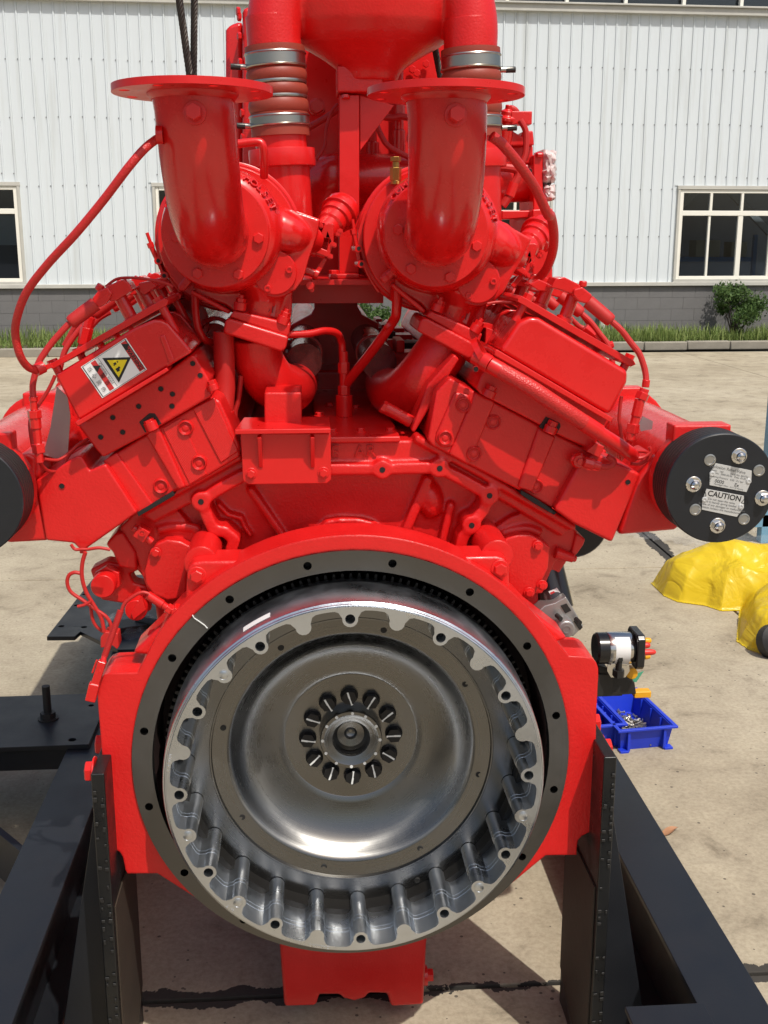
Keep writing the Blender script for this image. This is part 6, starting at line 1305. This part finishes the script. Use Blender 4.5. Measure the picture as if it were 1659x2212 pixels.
b = MB(); q = P('D1', 603, 1610, YRl - .035); b.hexa(q, q + Vector((0, 0, .02)), .016); b.cyl(q + Vector((0, 0, .02)), q + Vector((0, 0, .05)), .008, n=12); b.hexa(q + Vector((0, 0, .05)), q + Vector((0, 0, .062)), .012); obj('terminal_bolt', b, black_soft, sol)
b = MB(); b.prism(PL('D1', [(495, 1550), (545, 1565), (560, 1615), (640, 1612), (690, 1640), (700, 1705), (555, 1715), (490, 1650)], YRl), YRl, .06); q = P('D1', 520, 1640, YRl + .03); b.bar(q + Vector((.05, 0, 0)), q + Vector((-.28, -.05, .02)), .05, .07); obj('carrier_arm', b, black_soft, sol, bev=.003)
b = MB(); q = P('D1', 660, 1575, YRl + .04); b.cyl(q, q + Vector((.0, -.03, 0)), .018, n=16); obj('orange_plug', b, bpy.data.materials['orange_cap'], sol, bev=.003); b = MB(); q = P('D1', 705, 1700, YRl + .02); b.box(q + Vector((.012, 0, 0)), (.05, .03, .02)); obj('orange_plug', b, bpy.data.materials['orange_cap'], sol, bev=.003)
b = MB(); q = [P('D1', x, y, YRl + .12) for x, y in ((665, 1610), (740, 1580), (700, 1640), (675, 1640))]; b.add(q + [p + Vector((0, .002, 0)) for p in q], [(0, 1, 2, 3), (7, 6, 5, 4), (0, 4, 5, 1), (1, 5, 6, 2), (2, 6, 7, 3), (3, 7, 4, 0)]); obj('green_tag', b, mat('green_film', (.08, .36, .22), .4), sol)
# yellow plastic sheet heaped on the concrete
yp = bpy.data.materials.new('yellow_film'); yp.use_nodes = True; _N = yp.node_tree.nodes; _L = yp.node_tree.links; _b = _N['Principled BSDF']; _b.inputs['Base Color'].default_value = (.92, .68, .03, 1); _b.inputs['Roughness'].default_value = .32; _b.inputs['Specular IOR Level'].default_value = .5
_t = _N.new('ShaderNodeBsdfTranslucent'); _t.inputs['Color'].default_value = (.85, .62, .02, 1); _m = _N.new('ShaderNodeMixShader'); _m.inputs['Fac'].default_value = .35; _L.new(_b.outputs[0], _m.inputs[1]); _L.new(_t.outputs[0], _m.inputs[2]); _L.new(_m.outputs[0], _N['Material Output'].inputs['Surface'])
def heapfield(outline, hfun, n, m, name):
    xs_ = [p[0] for p in outline]; ys_ = [p[1] for p in outline]; x0, x1, y0, y1 = min(xs_), max(xs_), min(ys_), max(ys_)
    def dist(x, y):
        ins = False; dm = 9
        for i in range(len(outline)):
            (ax, ay), (bx, by) = outline[i], outline[(i + 1) % len(outline)]
            if (ay > y) != (by > y) and x < (bx - ax) * (y - ay) / (by - ay) + ax: ins = not ins
            t = max(0, min(1, ((x - ax) * (bx - ax) + (y - ay) * (by - ay)) / ((bx - ax) ** 2 + (by - ay) ** 2 + 1e-9))); dm = min(dm, math.hypot(x - ax - t * (bx - ax), y - ay - t * (by - ay)))
        return dm if ins else -dm
    vs = []; fs = []; idx = {}
    nx = n; ny = int(n * (y1 - y0) / (x1 - x0)) + 1
    for j in range(ny + 1):
        for i in range(nx + 1):
            x = x0 + (x1 - x0) * i / nx; y = y0 + (y1 - y0) * j / ny; d = dist(x, y)
            if d > -.012: idx[i, j] = len(vs); vs.append(Vector((x, y, hfun(x, y, max(d, 0)))))
    for j in range(ny):
        for i in range(nx):
            q = [idx.get(k) for k in ((i, j), (i + 1, j), (i + 1, j + 1), (i, j + 1))]
            if None not in q: fs.append(q)
    return vs, fs
ol = [G('D1', x, y, 0)[:] for x, y in ((785, 1105), (840, 1165), (930, 1205), (1080, 1225), (1160, 1252), (1270, 1250), (1262, 1330), (1255, 1420), (1320, 1465), (1420, 1500), (1560, 1500), (1600, 1150), (1500, 1090), (1250, 1075), (1000, 1080), (860, 1080))]
ol = [(p[0], p[1]) for p in ol]
def ridge(x, y, sc, s): n = noise.noise(Vector((x * sc + s, y * sc * .8 + s * 2, s))); return 1 - abs(n) * 2.0
def yh(x, y, d):
    warp = noise.noise(Vector((x * 2, y * 2, 5))) * .25
    base = .165 * (1 - math.exp(-d / .075)) * (.85 + .75 * noise.noise(Vector((x * 2.3, y * 2.3, 1.5))))
    cr_ = .06 * ridge(x + warp, y - warp * .6, 2.6, 1.7) + .034 * ridge(x * .6 + y * .8, y - x * .5 + warp, 4.6, 4.1) + .007 * ridge(x + y + warp, y - x, 10, 9)
    return .004 + base + max(0, min(1, d / .06)) * cr_ * .9
_tc = _N.new('ShaderNodeNewGeometry'); _n1 = _N.new('ShaderNodeTexNoise'); _n1.inputs['Scale'].default_value = 4.5; _n1.inputs['Detail'].default_value = 3.5; _n1.inputs['Distortion'].default_value = 1.2; _L.new(_tc.outputs['Position'], _n1.inputs['Vector'])
_ab = _N.new('ShaderNodeMath'); _ab.operation = 'SUBTRACT'; _ab.inputs[1].default_value = .5; _L.new(_n1.outputs['Fac'], _ab.inputs[0]); _a2 = _N.new('ShaderNodeMath'); _a2.operation = 'ABSOLUTE'; _L.new(_ab.outputs[0], _a2.inputs[0])
_bp = _N.new('ShaderNodeBump'); _bp.inputs['Strength'].default_value = .65; _bp.inputs['Distance'].default_value = .04; _L.new(_a2.outputs[0], _bp.inputs['Height']); _L.new(_bp.outputs['Normal'], _b.inputs['Normal'])
vs, fs = heapfield(ol, yh, 130, yp, 'yellow_sheet')
me = bpy.data.meshes.new('yellow_sheet'); me.from_pydata(vs, [], fs); me.materials.append(yp)
for p in me.polygons: p.use_smooth = True
o = bpy.data.objects.new('yellow_sheet', me); link(o); tag(o, 'crumpled bright yellow plastic sheet heaped on the concrete at the right edge', 'plastic sheet')
b = MB(); q = G('D1', 1398, 1478, 0); b.lathe(frame(q + Vector((.03, -.06, .075)), (.2, -1, .5)), [(0, -.05), (.08, -.05), (.08, .0), (.05, .02), (.05, .005), (.02, .005), (.02, .03), (0, .03)], 24); tag(obj('black_fitting', b, black_soft, bev=.002), 'round black fitting poking from under the front of the yellow sheet', 'fitting')
# blue steel frame with clear film at the right edge
bl_ = mat('pale_blue_paint', (.16, .33, .46), .5, vary=.15, vscale=5)
cf = thing('blue_frame', G('M', 1652, 1195, 0), 'pale blue steel frame wrapped in clear film at the right edge of the yard', 'frame')
q = G('M', 1659, 1180, 0)
b = MB(); b.box((q.x + .015, q.y + .1, .62), (.07, .07, 1.24)); obj('post', b, bl_, cf, bev=.004)
b = MB(); b.box((q.x + .35, q.y + .1, .14), (.9, .07, .08)); b.box((q.x + .0, q.y + .6, .14), (.07, 1.0, .08)); b.box((q.x + .35, q.y + 1.1, .14), (.9, .07, .08)); obj('base_rail', b, bl_, cf, bev=.004)
film = bpy.data.materials.new('clear_film'); film.use_nodes = True; _N = film.node_tree.nodes; _L = film.node_tree.links; _b = _N['Principled BSDF']; _b.inputs['Base Color'].default_value = (.85, .88, .9, 1); _b.inputs['Roughness'].default_value = .15
_t = _N.new('ShaderNodeBsdfTransparent'); _m = _N.new('ShaderNodeMixShader'); _m.inputs['Fac'].default_value = .07; _L.new(_t.outputs[0], _m.inputs[1]); _L.new(_b.outputs[0], _m.inputs[2]); _L.new(_m.outputs[0], _N['Material Output'].inputs['Surface'])
def filmheap(ol, hh, n, name, label, sc=9):
    def fh(x, y, d): return .003 + hh * (1 - math.exp(-d / .05)) * (.6 + .8 * noise.noise(Vector((x * 5, y * 5, 2)))) + .02 * ridge(x, y, sc, 3.3)
    v, f = heapfield(ol, fh, n, film, name); me = bpy.data.meshes.new(name); me.from_pydata(v, [], f); me.materials.append(film); o = bpy.data.objects.new(name, me); link(o); tag(o, label, 'plastic film'); return o
filmheap([(q.x - .75, q.y + .15), (q.x - .05, q.y - .12), (q.x + .5, q.y + .1), (q.x + .5, q.y + 1.3), (q.x - .1, q.y + 1.2), (q.x - .9, q.y + .6)], .05, 60, 'clear_film_sheet', 'thin clear plastic film trailing on the concrete from the blue frame')
e0 = [G('D2', x, y, HB + .02) for x, y in ((775, 845), (830, 800), (1000, 790), (1095, 800), (1100, 880), (1030, 945), (900, 965))]
fo_ = filmheap([(p.x, p.y) for p in e0], .05, 40, 'clear_bag', 'crumpled clear plastic bag of dark parts on the black end plate at the left', 22); fo_.location.z = HB + .018
b = MB(); q = G('D2', 960, 880, HB + .02); b.box(q + Vector((0, 0, .014)), (.16, .10, .028), Matrix.Rotation(.4, 3, 'Z')); b.cyl(q + Vector((.02, .02, .03)), q + Vector((.10, -.03, .03)), .018, n=12); tag(obj('dark_part', b, black_soft, bev=.004), 'dark metal part lying inside the clear bag at the left', 'part')
# dry leaf
q = G('D7', 1030, 778, 0); b = MB(); L_ = []
for i in range(14): t = i / 13; L_.append((-.055 + .11 * t, .022 * math.sin(PI * t ** .8)))
ol2 = L_ + [(x, -y) for x, y in L_[-2:0:-1]]
Ml = Matrix.Translation(q + Vector((0, 0, .005))) @ Matrix.Rotation(R(25), 4, 'Z') @ Matrix.Scale(.62, 4); top_ = [Ml @ Vector((x, y, .012 * abs(y) / .022 + .01 * math.sin(x * 40))) for x, y in ol2]
cen = [Ml @ Vector((-.055 + .11 * i / 6, 0, .002 + .010 * math.sin((-.055 + .11 * i / 6) * 40))) for i in range(7)]
n = len(top_); c_ = Ml @ Vector((0, 0, .001)); b.add(top_ + [c_], [(i, (i + 1) % n, n) for i in range(n)]); b.add([v - Vector((0, 0, .0012)) for v in top_ + [c_]], [((i + 1) % n, i, n) for i in range(n)]); tag(obj('dry_leaf', b, mat('dry_leaf', (.40, .20, .10), .7, vary=.3, vscale=40)), 'dry orange-brown leaf lying on the concrete right of the stand', 'leaf')
